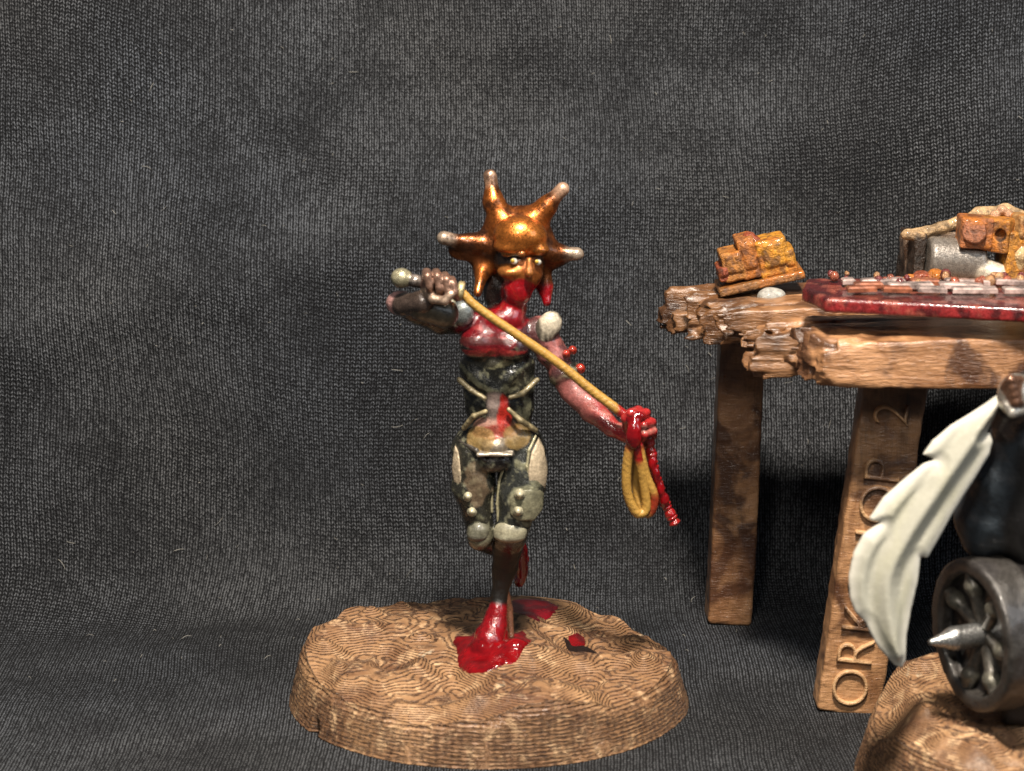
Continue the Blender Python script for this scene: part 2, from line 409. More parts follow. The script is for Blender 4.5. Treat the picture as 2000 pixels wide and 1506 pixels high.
def build_lint():
    Vs, Fs, n = [], [], 0
    for k in range(210):
        i = random.randint(60, 200); j = random.randint(205, 345); p = CG[i, j]
        nrm = np.cross(CG[i+1, j]-p, CG[i, j+1]-p); nrm /= np.linalg.norm(nrm)
        a = random.uniform(0, 6.28); t1 = (CG[i+1, j]-p)/np.linalg.norm(CG[i+1, j]-p); t2 = np.cross(nrm, t1)
        d = math.cos(a)*t1+math.sin(a)*t2; L = random.choice((.02, .03, .03, .05, .09))*random.uniform(.7, 1.2); pts = []; q = p+nrm*.012
        turn = random.uniform(-1.2, 1.2); e = np.cross(nrm, d)
        for s in np.linspace(0, 1, 6): pts.append(q+d*L*s+e*L*turn*.4*s*s+nrm*.015*math.sin(3*s))
        v, f = tube(pts, random.choice((.0016, .002, .0026)), 3)
        Vs.append(v); Fs += [tuple(x+n for x in y) for y in f]; n += len(v)
    o = mesh_obj('lint', np.concatenate(Vs), Fs, M_LINT, props={'kind': 'stuff'}); return o
build_lint()

# ------------------------------------------------------------------ layered scenic bases
LAY = .0116
def scenic_base(cx, cy, parent, seed, R0=1.60, R1=1.46, H=.38, amp=.36, chip=None, flats=()):
    na, nt, nsd = 900, 190, 34
    th = np.linspace(0, 2*np.pi, na, endpoint=False)
    def hgt(x, y):
        q = np.stack([x*1.45+seed, y*1.45-seed, x*0+seed*.7], -1)
        w = np.stack([fbm(q+5, 2), fbm(q+9, 2), x*0], -1)*.55
        b = fbm(q+w, 2)+.09*vnoise(q*5.2+3)+.22*np.exp(-((np.hypot(x, y)-R1*.86)/.13)**2)*np.maximum(0, vnoise(q*3.1+11))
        b = b+.30*np.maximum(0, vnoise(q*1.3+31)) - .25*np.maximum(0, vnoise(q*1.9+57))
        for fx, fy, fr, fv in flats: k = smooth(fr*1.7, fr*.95, np.hypot((x+cx-fx), (y+cy-fy))); b = b*(1-k)+fv*k
        return b
    rr = np.concatenate([np.linspace(0, 1, nt)**.85*R1])
    T, Rr = np.meshgrid(th, rr, indexing='ij')
    edge = 1+.006*vnoise(np.stack([np.cos(T)*4, np.sin(T)*4, T*0+seed], -1))
    x = Rr*np.cos(T)*edge; y = Rr*np.sin(T)*edge
    b = hgt(x, y); e = smooth(R1, R1-.28, Rr)
    z = H+.03+amp*b*(.8+.2*e)-.04*(1-e)**2
    z = np.maximum(z, H-.10+.03*b)
    lay0 = z/LAY
    zq = LAY*(np.floor(lay0)+smooth(.15, .6, lay0-np.floor(lay0)))
    zt = z*.35+zq*.65
    # side
    ss = np.linspace(0, 1, nsd+1)[1:]
    T2, S2 = np.meshgrid(th, ss, indexing='ij')
    ztop = zt[:, -1][:, None]
    lip = .030*smooth(.06, .22, S2)                                     # small shoulder under the textured top
    r2 = (R1+lip+(R0-R1-.030)*S2)*edge[:, -1][:, None]
    z2 = ztop*(1-S2)
    r2 = r2-.004*np.abs(np.sin(z2/LAY*np.pi)) + .004*vnoise(np.stack([T2*60, z2*60, T2*0], -1))
    if chip:
        c = np.exp(-((T2-chip)/.028)**2)*smooth(.15, .0, z2); r2 = r2-.07*c
    x2 = r2*np.cos(T2); y2 = r2*np.sin(T2)
    X = np.concatenate([x, x2], 1)+cx; Y = np.concatenate([y, y2], 1)+cy; Z = np.concatenate([zt, z2], 1)+.004
    n = X.shape[1]; i = np.arange(na*n).reshape(na, n); j = np.roll(i, -1, 0)
    F = np.stack([i[:, :-1], i[:, 1:], j[:, 1:], j[:, :-1]], -1).reshape(-1, 4)
    lay = np.concatenate([z, z2], 1)/LAY
    lay[:, nt:] *= .41
    sd = np.concatenate([x*0, np.clip(S2*6-.4, 0, 1)], 1)
    arc = np.concatenate([T*1.5, T2*1.5], 1)
    V = np.stack([X, Y, Z], -1).reshape(-1, 3)
    o = mesh_obj('base', V, F, M_BASE, parent, attr={'lay': lay.ravel(), 'side': sd.ravel(), 'arc': arc.ravel()})
    def top(px, py):
        a = math.atan2(py-cy, px-cx) % (2*math.pi); r = math.hypot(px-cx, py-cy)
        return float(Z[int(a/(2*math.pi)*na) % na, min(np.searchsorted(rr, r), nt-1)])
    def surf(p):
        a = np.arctan2(p[..., 1]-cy, p[..., 0]-cx) % (2*np.pi); r = np.hypot(p[..., 0]-cx, p[..., 1]-cy)
        return z[(a/(2*np.pi)*na).astype(int) % na, np.minimum(np.searchsorted(rr, r), nt-1)]+.004
    top.surf = surf
    return o, top

# ================================================================== miniature one: masked dancer with whip
BC = (0.0, -.42)
mini = empty('miniature', (BC[0], BC[1], 0), label='painted figurine in a spiked copper headdress stretching a yellow whip, on a round wood-coloured base', category='figurine')
base1, top1 = scenic_base(BC[0], BC[1], mini, 3.7, chip=math.pi+.56, flats=((*PZ(962, 1262, .4)[:2], .30, .17), (*PZ(1045, 1182, .4)[:2], .30, .10)))
YF = -.5; SC = 1/249.
def Q(u, v, dy=0.): return P(u, v, YF+dy)
BLK = (.016, .016, .013); OLV = (.19, .185, .115); IVO = (.46, .37, .25); SKN = (.42, .25, .19); RED = (.20, .003, .006); PNK = (.27, .085, .075)
BRZ = (.16, .085, .035); GRY = (.20, .20, .17); OCH = (.25, .16, .055)
ph_b = (.2, .24, .45); ph_m = (0, .6, 0); ph_w = (0, .16, .9); ph_s = (0, .42, .15); ph_me = (.6, .35, .1)
def px(*a): return tuple(x*SC for x in a) if len(a) > 1 else a[0]*SC
b = Sculpt()
K = .05
b.ell(Q(972, 655), px(72, 50, 56), k=K, col=BLK, phy=ph_b)
b.ell(Q(934, 672, -.13), px(36, 30, 30), k=.04, col=BLK, phy=ph_b)
b.ell(Q(1000, 676, -.13), px(34, 30, 30), k=.04, col=BLK, phy=ph_b)
b.ell(Q(972, 728), px(74, 46, 66), k=K, col=BLK, phy=ph_b)
b.ell(Q(976, 790), px(68, 44, 66), k=K, col=BLK, phy=ph_b)
b.ell(Q(975, 858), px(84, 54, 48), k=K, col=BLK, phy=ph_b)
# abdomen plate, groin
b.ell(Q(968, 790, -.13), px(20, 12, 38), k=.03, col=(.31, .23, .20), phy=ph_s)
b.ell(Q(966, 834, -.14), px(38, 14, 20), k=.045, col=(.30, .15, .11), phy=ph_s)
b.ell(Q(966, 872, -.2), px(25, 18, 20), k=.012, col=(.34, .28, .21), phy=ph_me)
b.box(Q(967, 886, -.22), px(35, 14, 3.5), rnd=.008, k=.008, col=(.45, .40, .32), phy=ph_me)
b.ell(Q(965, 903, -.16), px(32, 20, 22), k=.015, col=(.03, .022, .018), phy=ph_b)
# legs
b.chain([Q(924, 880), Q(924, 950, -.05), Q(938, 1040, -.06)], px(44, 40, 27), k=.03, col=(.026, .025, .019), phy=ph_b)
b.chain([Q(1020, 885), Q(1018, 950, -.07), Q(998, 1040, -.10)], px(49, 44, 33), k=.02, col=(.032, .034, .030), phy=ph_b)
b.ell(Q(937, 1048, -.12), px(24, 22, 27), k=.02, col=(.16, .15, .10), phy=ph_b)
b.ell(Q(996, 1055, -.10), px(30, 24, 26), k=.02, col=(.008, .007, .006), phy=ph_b)
b.chain([Q(992, 1066, -.03), Q(985, 1110, .03), Q(976, 1160, .02), Q(972, 1195, -.02)], px(30, 24, 16, 16), k=.03, col=(.004, .003, .002), phy=(0, .5, 0))
b.chain([Q(972, 1190, -.02), Q(966, 1222, -.04), Q(958, 1250, -.12)], px(18, 24, 30), k=.03, col=RED, phy=ph_w)
# leg bent back behind, foot hanging and dripping
b.chain([Q(936, 1052, .05), Q(975, 1068, .5), Q(1004, 1072, .78)], px(24, 22, 16), k=.03, col=BLK, phy=ph_b)
b.chain([Q(1006, 1060, .78), Q(1022, 1092, .80), Q(1012, 1132, .78)], px(16, 12, 8), k=.02, col=(.22, .004, .008), phy=ph_w)
# neck, head
b.chain([Q(985, 625, .02), Q(1003, 602, -.04), Q(1009, 572, .0)], px(28, 24, 24), k=.04, col=RED, phy=ph_w)
b.ell(Q(985, 622, -.10), px(36, 24, 22), k=.04, col=RED, phy=ph_w)
b.ell(Q(1014, 508, .04), px(50, 50, 52), k=.03, col=(.05, .03, .02), phy=ph_b)
b.ell(Q(1022, 530, -.06), px(38, 34, 40), k=.03, col=(.34, .105, .025), phy=(.6, .34, .2))
b.ell(Q(1012, 562, -.10), px(28, 25, 37), k=.035, col=RED, phy=ph_w)
b.ell(Q(976, 568, .12), px(32, 24, 44), k=.03, col=(.02, .012, .01), phy=ph_b)
b.ell(Q(1033, 534, -.235), px(7, 7, 8), k=.02, col=(.5, .05, .02), phy=(.3, .3, .4))     # nose tip
b.cap(Q(1033, 508, -.22), Q(1034, 534, -.245), .022, .028, k=.02, col=(.45, .16, .04), phy=(.6, .3, .2))
b.cap(Q(986, 494, -.18), Q(1020, 496, -.22), .032, .028, k=.02, col=(.30, .11, .03), phy=(.7, .3, .2))
b.ell(Q(1000, 530, -.12), px(28, 26, 14), k=.03, col=(.42, .15, .035), phy=(.6, .32, .2))
b.ell(Q(1003, 509, -.25), px(16, 14, 10), k=.012, col=(.010, .007, .005), phy=ph_b, op='sub')
b.ell(Q(1052, 511, -.22), px(13, 15, 11), k=.012, col=(.010, .007, .005), phy=ph_b, op='sub')
b.cap(Q(1004, 560, -.215), Q(1036, 562, -.215), .008, .008, k=.02, col=(.12, .003, .005), phy=ph_w, op='sub')     # mouth line under the mask
# right arm of the figure (left in view): up to the side, elbow out, forearm folded back
b.chain([Q(912, 622, .0), Q(860, 622, -.10), Q(800, 600, -.28)], px(30, 30, 26), k=.03, col=(.014, .012, .010), phy=ph_b)
b.ell(Q(782, 592, -.36), px(27, 26, 24), k=.03, col=(.40, .22, .20), phy=ph_s)
b.chain([Q(788, 596, -.42), Q(826, 590, -.50), Q(852, 572, -.50)], px(22, 22, 16), k=.02, col=(.05, .035, .028), phy=ph_b)
b.ell(Q(850, 558, -.50), px(30, 18, 20), rot=(0, .15, 0), k=.02, col=(.16, .09, .07), phy=ph_me)
FG = (.27, .155, .11)
for i, (u, v, L) in enumerate(((833, 536, 1.), (852, 537, 1.08), (869, 543, 1.), (882, 551, .85))):       # four fingers curled over the handle
    b.chain([Q(u-2, v+14, -.48), Q(u, v-4, -.54), Q(u+2, v+4, -.63), Q(u+6, v+24*L, -.64), Q(u+9, v+36*L, -.56)], px(8.5, 8.5, 8.5, 7.5, 6.5), k=.006, col=FG, phy=ph_me, ck=.01)
b.chain([Q(832, 566, -.52), Q(846, 584, -.62), Q(868, 588, -.66), Q(880, 576, -.66)], px(9, 9.5, 8.5, 6.5), k=.008, col=(.42, .30, .22), phy=ph_me)  # thumb
# left arm of the figure (right in view)
b.chain([Q(1052, 648, 0), Q(1085, 700, -.03), Q(1112, 755, -.08)], px(32, 28, 25), k=.03, col=PNK, phy=ph_s)
b.chain([Q(1112, 755, -.08), Q(1158, 800, -.18), Q(1196, 836, -.28)], px(25, 25, 17), k=.03, col=PNK, phy=ph_s)
b.cap(Q(1196, 838, -.28), Q(1228, 848, -.34), .065, .075, k=.02, col=(.24, .012, .018), phy=ph_w)
b.ell(Q(1250, 836, -.36), px(24, 20, 30), k=.02, col=RED, phy=ph_w)
for i, (u, v, L) in enumerate(((1238, 806, .9), (1254, 812, 1.), (1264, 828, 1.), (1266, 846, .9))):
    b.chain([Q(u+8, v+6, -.32), Q(u+8, v-4, -.42), Q(u-6, v+2, -.50), Q(u-14, v+14*L, -.46)], px(9, 9, 8, 7), k=.006, col=(.34, .02, .02), phy=ph_w, ck=.01)
b.chain([Q(1226, 838, -.40), Q(1222, 818, -.48), Q(1236, 806, -.50)], px(9, 9, 7), k=.008, col=RED, phy=ph_w)   # thumb
b.cyl(Q(1096, 716, -.03), Q(1108, 742, -.05), .125, .01, k=.008, col=BLK, phy=ph_b)     # arm band
def body_post(V, c, ph):
    # paint: drybrushed highlights, blood, scrapes — all in figure coordinates
    def area(cx, cz, rx, rz, ns=.25, sc=9., front=True):
        q = Q(cx, cz); e = np.sqrt(((V[:, 0]-q[0])/(rx*SC))**2+((V[:, 2]-q[2])/(rz*SC))**2)+ns*fbm(V*sc, 3)
        w = smooth(1.08, .92, e)
        return w*(V[:, 1] < YF+.12) if front else w
    def put(w, col, phy, k=1.):
        nonlocal c, ph
        w = (w*k)[:, None]; c = c*(1-w)+np.array(col)*w; ph = ph*(1-w)+np.array(phy)*w
    n1 = fbm(V*14, 4); n2 = fbm(V*32+4, 3)
    dark = smooth(.13, .03, c.mean(1))*smooth(Q(0, 1085)[2], Q(0, 1060)[2], V[:, 2])*(V[:, 2] < Q(0, 612)[2])
    cr = crest(V); put(dark*smooth(.60, 1.1, cr+.9*n1)*.7, OLV, (.15, .36, .2))
    put(dark*smooth(.22, .42, n1)*.6, OLV, (.15, .36, .2))
    put(dark*smooth(.16, .4, n2)*.5, (.30, .29, .19), (.15, .36, .2))
    # corset ridges and highlight bands
    put(area(958, 701, 58, 8, .7)*dark, (.24, .225, .13), (.1, .35, .2), .7)
    
    # red upper chest
    put(area(962, 640, 68, 38, .22), (.11, .005, .008), (0, .22, .7))
    put(area(960, 634, 60, 26, .5)*smooth(.05, .3, n1), (.36, .05, .05), (0, .22, .7), .7)
    put(area(925, 694, 50, 16, .5), (.014, .012, .010), (0, .25, .5), .9); put(area(1032, 655, 26, 40, .5), (.03, .012, .014), (0, .25, .5), .8)
    put(area(960, 678, 66, 8, .35), (.28, .02, .02), (0, .22, .6), .85)
    put(area(942, 656, 60, 8, .4), (.04, .012, .010), (0, .4, .2), .7)
    # neck and mouth
    put(area(1018, 575, 38, 40, .12), (.22, .002, .005), (0, .18, .9))
    put(area(990, 618, 40, 24, .2), (.17, .004, .008), (0, .2, .8))
    put(area(1028, 800, 9, 40, .8)*dark, OLV, (.1, .4, .1), .7)
    # belly blood
    put(area(985, 800, 14, 34, .5), (.36, .02, .012), (0, .25, .5)); put(area(975, 832, 44, 14, .6), (.26, .035, .022), (0, .3, .4), .8)
    put(area(940, 845, 26, 24, .4)*(V[:, 1] < YF-.05), OCH, ph_s, .8); put(area(1010, 842, 30, 22, .4)*(V[:, 1] < YF-.05), OCH, ph_s, .8)
    # thighs
    put(area(1025, 965, 34, 32, .3), (.24, .235, .15), (0, .5, .1), .8); put(area(935, 940, 24, 38, .7), (.20, .135, .08), (0, .4, .1), .5)
    put(area(1040, 990, 22, 30, .4), (.22, .20, .12), (0, .5, .1), .6)
    # forearm: red towards the wrist, pale streaks
    w = smooth(.35, .9, (V[:, 0]-Q(1100, 0)[0])/(100*SC)+.35*n1)*(V[:, 0] > Q(1095, 0)[0])*(V[:, 2] < Q(0, 700)[2])
    put(w, (.34, .018, .018), (0, .2, .7), .8)
    put(w*smooth(.0, .3, n1), (.42, .19, .15), (0, .3, .4), .6)
    put(area(1078, 690, 34, 40, .5)*smooth(-.1, .2, n1), (.05, .02, .022), (.1, .25, .5), .85)
    # ankle blood
    w = smooth(Q(0, 1172)[2], Q(0, 1196)[2]-.02, V[:, 2]+.06*n1)*(V[:, 1] < YF+.35); put(w, RED, ph_w)
    return c, ph
def crest(p):
    z = p[..., 2]; x = p[..., 0]; t = smooth(Q(0, 800)[2], Q(0, 760)[2], z)*smooth(Q(0, 685)[2], Q(0, 705)[2], z)
    a = np.sin(z*27-np.abs(x-Q(972, 0)[0])*14+2*vnoise(p*3)); l = smooth(Q(0, 1040)[2], Q(0, 1000)[2], z)*smooth(Q(0, 860)[2], Q(0, 900)[2], z)
    bb = np.sin(z*14+x*16+2.5*vnoise(p*2.6+3)); return a*t+.8*bb*l
body = b.build('body', .0125, M_FIG, mini, disp=lambda p: .010*fbm(p*11, 3)-.011*crest(p), post=body_post)

def part(name, parent, mat=None, h=.011, fn=None, disp=None, post=None, **props):
    s = Sculpt(); fn(s); return s.build(name, h, mat or M_FIG, parent, disp=disp, post=post, props=props or None)
# copper headdress: dome, brow, six rays joined by webs
CU = (.46, .135, .028); CUD = (.15, .046, .014); CUP = (.85, .30, .25); TIP = (.62, .54, .42)
def headdress(s):
    c = Q(1012, 478, .12)
    s.ell(Q(1012, 476, .12), px(52, 26, 50), k=.05, col=CUD, phy=(.8, .36, .1))
    rays = [((985, 440, .1), (964, 395, .12), (957, 344, .16)), ((1035, 438, .08), (1066, 405, .08), (1099, 369, .06)),
            ((975, 482, .1), (925, 476, .06), (866, 465, 0)), ((1052, 488, .1), (1086, 496, .1), (1127, 496, .06)),
            ((972, 506, .12), (942, 530, .06), (933, 572, -.06)), ((1052, 530, .14), (1064, 560, .10), (1068, 590, .04))]
    for i, r in enumerate(rays):
        pts = [c]+[Q(*x) for x in r]
        s.chain(pts, px(42, 28, 16.5, 11) if i < 4 else px(36, 19, 12, 8), k=.085, col=CU if i < 2 or i == 4 else CUD, phy=(.85, .33, .2))
        if i < 4: s.cap(Q(*r[2]), Q(*r[2])*.86+Q(*r[1])*.14, .046, .044, k=.03, col=TIP, phy=(.2, .35, .3), ck=.05)
    # membranes between the rays
    for m, rr_ in (((905, 488, .06), (30, 9, 22)), ((936, 500, .08), (20, 8, 22)), ((1078, 505, .1), (26, 9, 18))):
        s.ell(Q(*m), px(*rr_), k=.06, col=CUD, phy=(.8, .38, .1))
    for a, d in ((0, 1), (0, 2), (2, 4), (1, 3)):
        m = (Q(*rays[a][1])*.5+Q(*rays[d][1])*.5)*.58+c*.42; s.ell(m, px(30, 9, 30), k=.06, col=CUD, phy=(.8, .38, .1))
def head_post(V, c, ph):
    n = fbm(V*15, 3); w = (smooth(.0, .28, n)*.75*(c[:, 0] < .6))[:, None]; c = c*(1-w)+np.array((.07, .03, .018))*w
    z = Q(0, 556)[2]; x = Q(1050, 0)[0]; w = (smooth(z+.03, z-.03, V[:, 2])*(V[:, 0] > x))[:, None]
    c = c*(1-w)+np.array(RED)*w; ph = ph*(1-w)+np.array(ph_w)*w; return c, ph
hd = part('headdress', mini, M_COPPER, fn=headdress, disp=lambda p: .006*fbm(p*9, 2), post=head_post)
def dome(s):
    s.ell(Q(1016, 461, -.09), px(52, 42, 40), rot=(0, .08, 0), k=.03, col=(.60, .19, .035), phy=(.85, .30, .35))
    s.ell(Q(1000, 482, -.15), px(35, 24, 13), k=.04, col=(.50, .16, .03), phy=(.8, .32, .3)); s.ell(Q(1054, 487, -.14), px(19, 20, 12), k=.03, col=(.42, .14, .03), phy=(.8, .32, .3))
part('helmet_dome', hd, M_COPPER, fn=dome)
for u, v, dy, r in ((1004, 510, -.198, 8.5), (1051, 512, -.17, 7.8)):
    part('eye', body, h=.006, fn=lambda s: (s.ell(Q(u, v, dy), px(r*.85, r*.6, r*.8), k=.01, col=(.62, .60, .52), phy=(.1, .15, .8)), s.ell(Q(u-3, v-1, dy-.02), px(3.6, 3.4, 4), k=.004, col=(.55, .36, .05), phy=(0, .2, .8))))
# armour and trimmings
part('shoulder_pad', mini, fn=lambda s: s.ell(Q(1070, 640, -.09), px(24, 16, 35), rot=(0, .50, 0), k=.02, col=(.46, .40, .30), phy=(.1, .4, .2)), post=lambda V, c, ph: (c*(1-.85*smooth(.0, .25, fbm(V*np.array((14, 14, 6.)), 3)))[:, None], ph), label='pale ivory shoulder pad')
part('shoulder_guard', mini, fn=lambda s: (s.ell(Q(903, 612, -.14), px(22, 16, 25), k=.02, col=(.22, .24, .23), phy=(.6, .3, .2)), s.cap(Q(882, 592, -.26), Q(884, 632, -.26), .035, .02, k=.02, col=(.28, .27, .19), phy=(.3, .35, .2))))
part('bracer', mini, fn=lambda s: (s.cap(Q(822, 600, -.46), Q(868, 612, -.40), .10, .11, k=.02, col=(.07, .055, .035), phy=(.2, .35, .2)), s.cap(Q(872, 596, -.44), Q(868, 634, -.38), .035, .03, k=.02, col=(.26, .24, .16), phy=(.2, .4, .1))), post=lambda V, c, ph: (c*(1+1.6*smooth(0, .4, fbm(V*16, 3)))[:, None], ph))
def shell(name, pts, centre, radii, dyc, off, col, phy, parent, h=.010, dispk=.004, label=None):
    """an inset plate: the skin of an ellipsoid cut to an outline seen from the front"""
    poly = np.array([Q(*p)[[0, 2]] for p in pts]); c = Q(*centre, dyc); r = np.array(px(*radii))
    def fn(p):
        q = (p-c); a = np.sqrt(((q/r)**2).sum(-1)); bb = np.sqrt(((q/r**2)**2).sum(-1))+1e-9; e = a*(a-1)/bb-off
        d2 = polydist(p[..., [0, 2]], poly); return np.maximum(np.maximum(e, d2), p[..., 1]-(c[1]+.12))
    lo = np.array([poly[:, 0].min(), c[1]-r[1]-off, poly[:, 1].min()]); hi = np.array([poly[:, 0].max(), c[1]+.13, poly[:, 1].max()])
    s = Sculpt(); s.add(fn, lo, hi, k=.01, col=col, phy=phy)
    return s.build(name, h, M_FIG, parent, disp=lambda p: dispk*fbm(p*14, 3), post=lambda V, cc, ph: (cc*(1-.45*smooth(.0, .4, fbm(V*9+3, 3)))[:, None], ph), props={'label': label} if label else None)
shell('thigh_plate', [(1052, 848), (1062, 870), (1069, 910), (1066, 950), (1048, 952), (1034, 938), (1031, 905), (1038, 872)], (1022, 910), (49, 52, 90), -.02, .012, IVO, (0, .5, .1), mini, label='ivory panel on the right of the hips')
shell('thigh_plate', [(889, 862), (897, 875), (902, 920), (899, 950), (887, 948), (883, 905)], (924, 905), (43, 46, 90), -.02, .012, IVO, (0, .5, .1), mini, label='narrow ivory panel on the left of the hips')
for u, v, dy, w, hh, lb in ((997, 1037, -.175, 33, 22, 1), (934, 1036, -.15, 22, 20, 0)):
    part('knee_pad', mini, fn=lambda s: (s.ell(Q(u, v, dy), px(w, 20, hh), k=.02, col=(.27, .25, .17) if lb else (.12, .115, .08), phy=(0, .42, .2)), s.ell(Q(u-2, v+10, dy+.0), px(w*.92, 20, 12), k=.03, col=(.30, .285, .20) if lb else (.10, .095, .07), phy=(0, .42, .2))), disp=lambda p: .008*fbm(p*14, 2))
for pts_ in (((988, 900, -.19), (975, 940, -.14), (971, 985, -.14), (973, 1018, -.14)), ((950, 900, -.15), (960, 945, -.11), (961, 1000, -.11)), ((1046, 852, -.12), (1033, 880, -.20), (1029, 912, -.22), (1037, 944, -.20), (1056, 952, -.14))):
    part('trim', mini, h=.006, fn=lambda s: s.chain([Q(*q) for q in pts_], [.011]*len(pts_), k=.01, col=(.34, .31, .19), phy=(.2, .35, .2)))
shell('knee_plate', [(1050, 938), (1062, 955), (1060, 985), (1042, 1002), (1012, 1000), (996, 988), (996, 955), (1012, 942)], (1016, 970), (50, 50, 90), -.06, .010, (.19, .18, .115), (.1, .4, .2), mini)
def stud(u, v, dy, r, col, phy, parent, tall=1.6):
    return part('stud', parent, h=.007, fn=lambda s: (s.ell(Q(u, v, dy), px(r, r*tall, r), k=.01, col=col, phy=phy), s.cyl(Q(u, v+1, dy+.05), Q(u, v+1, dy+.0), px(r*1.35), .006, k=.006, col=tuple(x*.6 for x in col), phy=phy)))
for u, v, dy, r in ((1015, 964, -.28, 8), (1012, 997, -.28, 7.5), (914, 968, -.20, 8), (922, 998, -.20, 7.5)):
    stud(u, v, dy, r, (.52, .48, .33), (.2, .3, .3), mini)
for u, v, dy, r in ((1118, 683, -.12, 6.5), (1133, 719, -.12, 7.5), (1106, 690, -.14, 6)):
    stud(u, v, dy, r, (.36, .03, .015), (0, .2, .9), mini, 1.)
# criss-cross rods over the waist
for a, m_, e in (((897, 742, -.10), (920, 762, -.16), (946, 778, -.20)), ((1049, 742, -.10), (1022, 768, -.18), (996, 776, -.21)), ((906, 836, -.12), (926, 812, -.19), (948, 804, -.21)), ((1046, 840, -.12), (1018, 822, -.22), (994, 800, -.22))):
    part('waist_strap', mini, h=.008, fn=lambda s: s.chain([Q(*a), Q(*m_), Q(*e)], px(5.5, 5.5, 4.5), k=.01, col=(.19, .155, .085), phy=(.2, .4, .2)), post=lambda V, c, ph: (c*(1+1.1*smooth(0, .4, fbm(V*18, 3)))[:, None], ph), disp=lambda p: .005*fbm(p*26, 2))
part('belt_rim', mini, h=.009, fn=lambda s: s.chain([Q(900, 862, -.10), Q(930, 880, -.2), Q(948, 900, -.22)], px(5, 5, 4), k=.01, col=(.06, .05, .04), phy=ph_b))
part('heel_spur', mini, h=.008, fn=lambda s: s.chain([Q(984, 1150, .03), Q(995, 1190, .04), Q(999, 1243, -.02)], px(11, 7, 5.5), k=.01, col=(.13, .055, .03), phy=(.1, .3, .4)))
# whip
M_ROPE = None
def rope_mat():
    t = NT('braided_mustard_cord'); c = t.n('ShaderNodeAttribute', attribute_name='Col').outputs['Color']
    ph = t.n('ShaderNodeSeparateColor', {0: t.n('ShaderNodeAttribute', attribute_name='Phy').outputs['Color']})
    g = t.n('ShaderNodeNewGeometry').outputs['Position']; a = t.noise(g, 30, 4, .7)
    cc = t.mix(t.rng(a, .45, .75, 0, .55), c, (.10, .05, .015))
    t.set(base=cc, rough=ph.outputs[1], coat=ph.outputs[2], coatr=.05, normal=t.bump(a, .008, 1.)); return t.m
M_ROPE = rope_mat()
whip = part('whip', mini, fn=lambda s: (s.cyl(Q(790, 544, -.46), Q(890, 565, -.50), .05, .01, k=.01, col=(.05, .035, .03), phy=(.3, .3, .3)),
            s.ell(Q(784, 543, -.46), px(20, 19, 19), k=.02, col=(.34, .31, .20), phy=(.5, .32, .2)), s.ell(Q(811, 547, -.50), px(10, 12, 10), k=.01, col=(.40, .34, .30), phy=(.6, .25, .3))))
part('collar', whip, h=.008, fn=lambda s: s.cyl(Q(892, 567, -.50), Q(906, 570, -.50), px(19), .02, k=.01, col=(.45, .38, .20), phy=(.5, .35, .2)))
def cord(name, pts, r, n, redf, parent, lump=0.):
    p = spline([Q(*x) for x in pts], n); rad = np.linspace(r[0], r[1], n)*SC*(1+lump*vnoise(np.stack([np.arange(n)*.33, np.zeros(n)+r[0], np.zeros(n)], -1)))
    V, F = tube(p, rad, 18, 46, .022, 3)
    t = np.repeat(np.linspace(0, 1, n), 18); t = np.concatenate([t, [0, 1]])
    f = np.clip(redf(t+.03*vnoise(V*22)), 0, 1)[:, None]
    c = np.array((.40, .225, .048))*(1-f)+np.array((.24, .003, .006))*f; ph = np.array((0, .34, .2))*(1-f)+np.array((0, .14, .9))*f
    return mesh_obj(name, V, F, M_ROPE, parent, col=np.broadcast_to(c, (len(V), 3)), phy=np.broadcast_to(ph, (len(V), 3)))
cord('cord', [(903, 572, -.50), (940, 606, -.50), (1080, 702, -.46), (1160, 766, -.44), (1236, 822, -.46)], (8.2, 9.5), 260, lambda t: smooth(.88, .92, t), whip)
cord('cord', [(1240, 824, -.50), (1232, 862, -.52), (1224, 915, -.50), (1226, 965, -.48), (1244, 1002, -.46), (1262, 992, -.44), (1256, 940, -.46), (1246, 890, -.50), (1240, 850, -.50)], (9.5, 8.5), 200, lambda t: np.maximum(smooth(.20, .14, t), smooth(.80, .88, t)), whip)
cord('cord', [(1246, 830, -.46), (1250, 880, -.46), (1262, 930, -.44), (1278, 972, -.42), (1268, 1003, -.40), (1250, 985, -.38), (1240, 930, -.36), (1242, 860, -.38)], (9.5, 8), 180, lambda t: np.maximum(smooth(.18, .10, t), .9*smooth(.34, .44, t)*smooth(.66, .5, t)), whip)
cord('cord', [(1262, 836, -.36), (1270, 880, -.34), (1280, 930, -.33), (1298, 980, -.32), (1318, 1022, -.32)], (11, 10), 150, lambda t: t*0+1, whip, .25)
cord('cord', [(1262, 850, -.30), (1266, 900, -.28), (1268, 950, -.28), (1284, 985, -.3)], (9, 7), 90, lambda t: t*0+1, whip, .3)
# gore and drips on the whip hand, blood on the base
def blobs(name, lst, parent, mat=M_BLOOD, h=.009, k=.03, disp=.006, **props):
    s = Sculpt()
    for c, r in lst: s.ell(c, r, k=k, col=RED, phy=ph_w)
    return s.build(name, h, mat, parent, disp=lambda p: disp*fbm(p*14, 2), props=props or None)
blobs('blood', [(Q(1232, 818, -.50), px(12, 9, 10)), (Q(1238, 852, -.56), px(15, 9, 26)), (Q(1246, 812, -.50), px(14, 10, 9)), (Q(1240, 834, -.53), px(13, 9, 16))], whip)
blobs('blood', [(Q(1274, 905, -.36), px(9, 9, 18)), (Q(1282, 930, -.37), px(8, 8, 16)), (Q(1290, 955, -.37), px(8, 8, 16)), (Q(1298, 976, -.36), px(9, 8, 14))], whip)
blobs('blood', [(Q(1018, 1080, .72), px(14, 12, 30)), (Q(1020, 1112, .74), px(13, 12, 26)), (Q(1014, 1136, .74), px(11, 10, 12))], body)
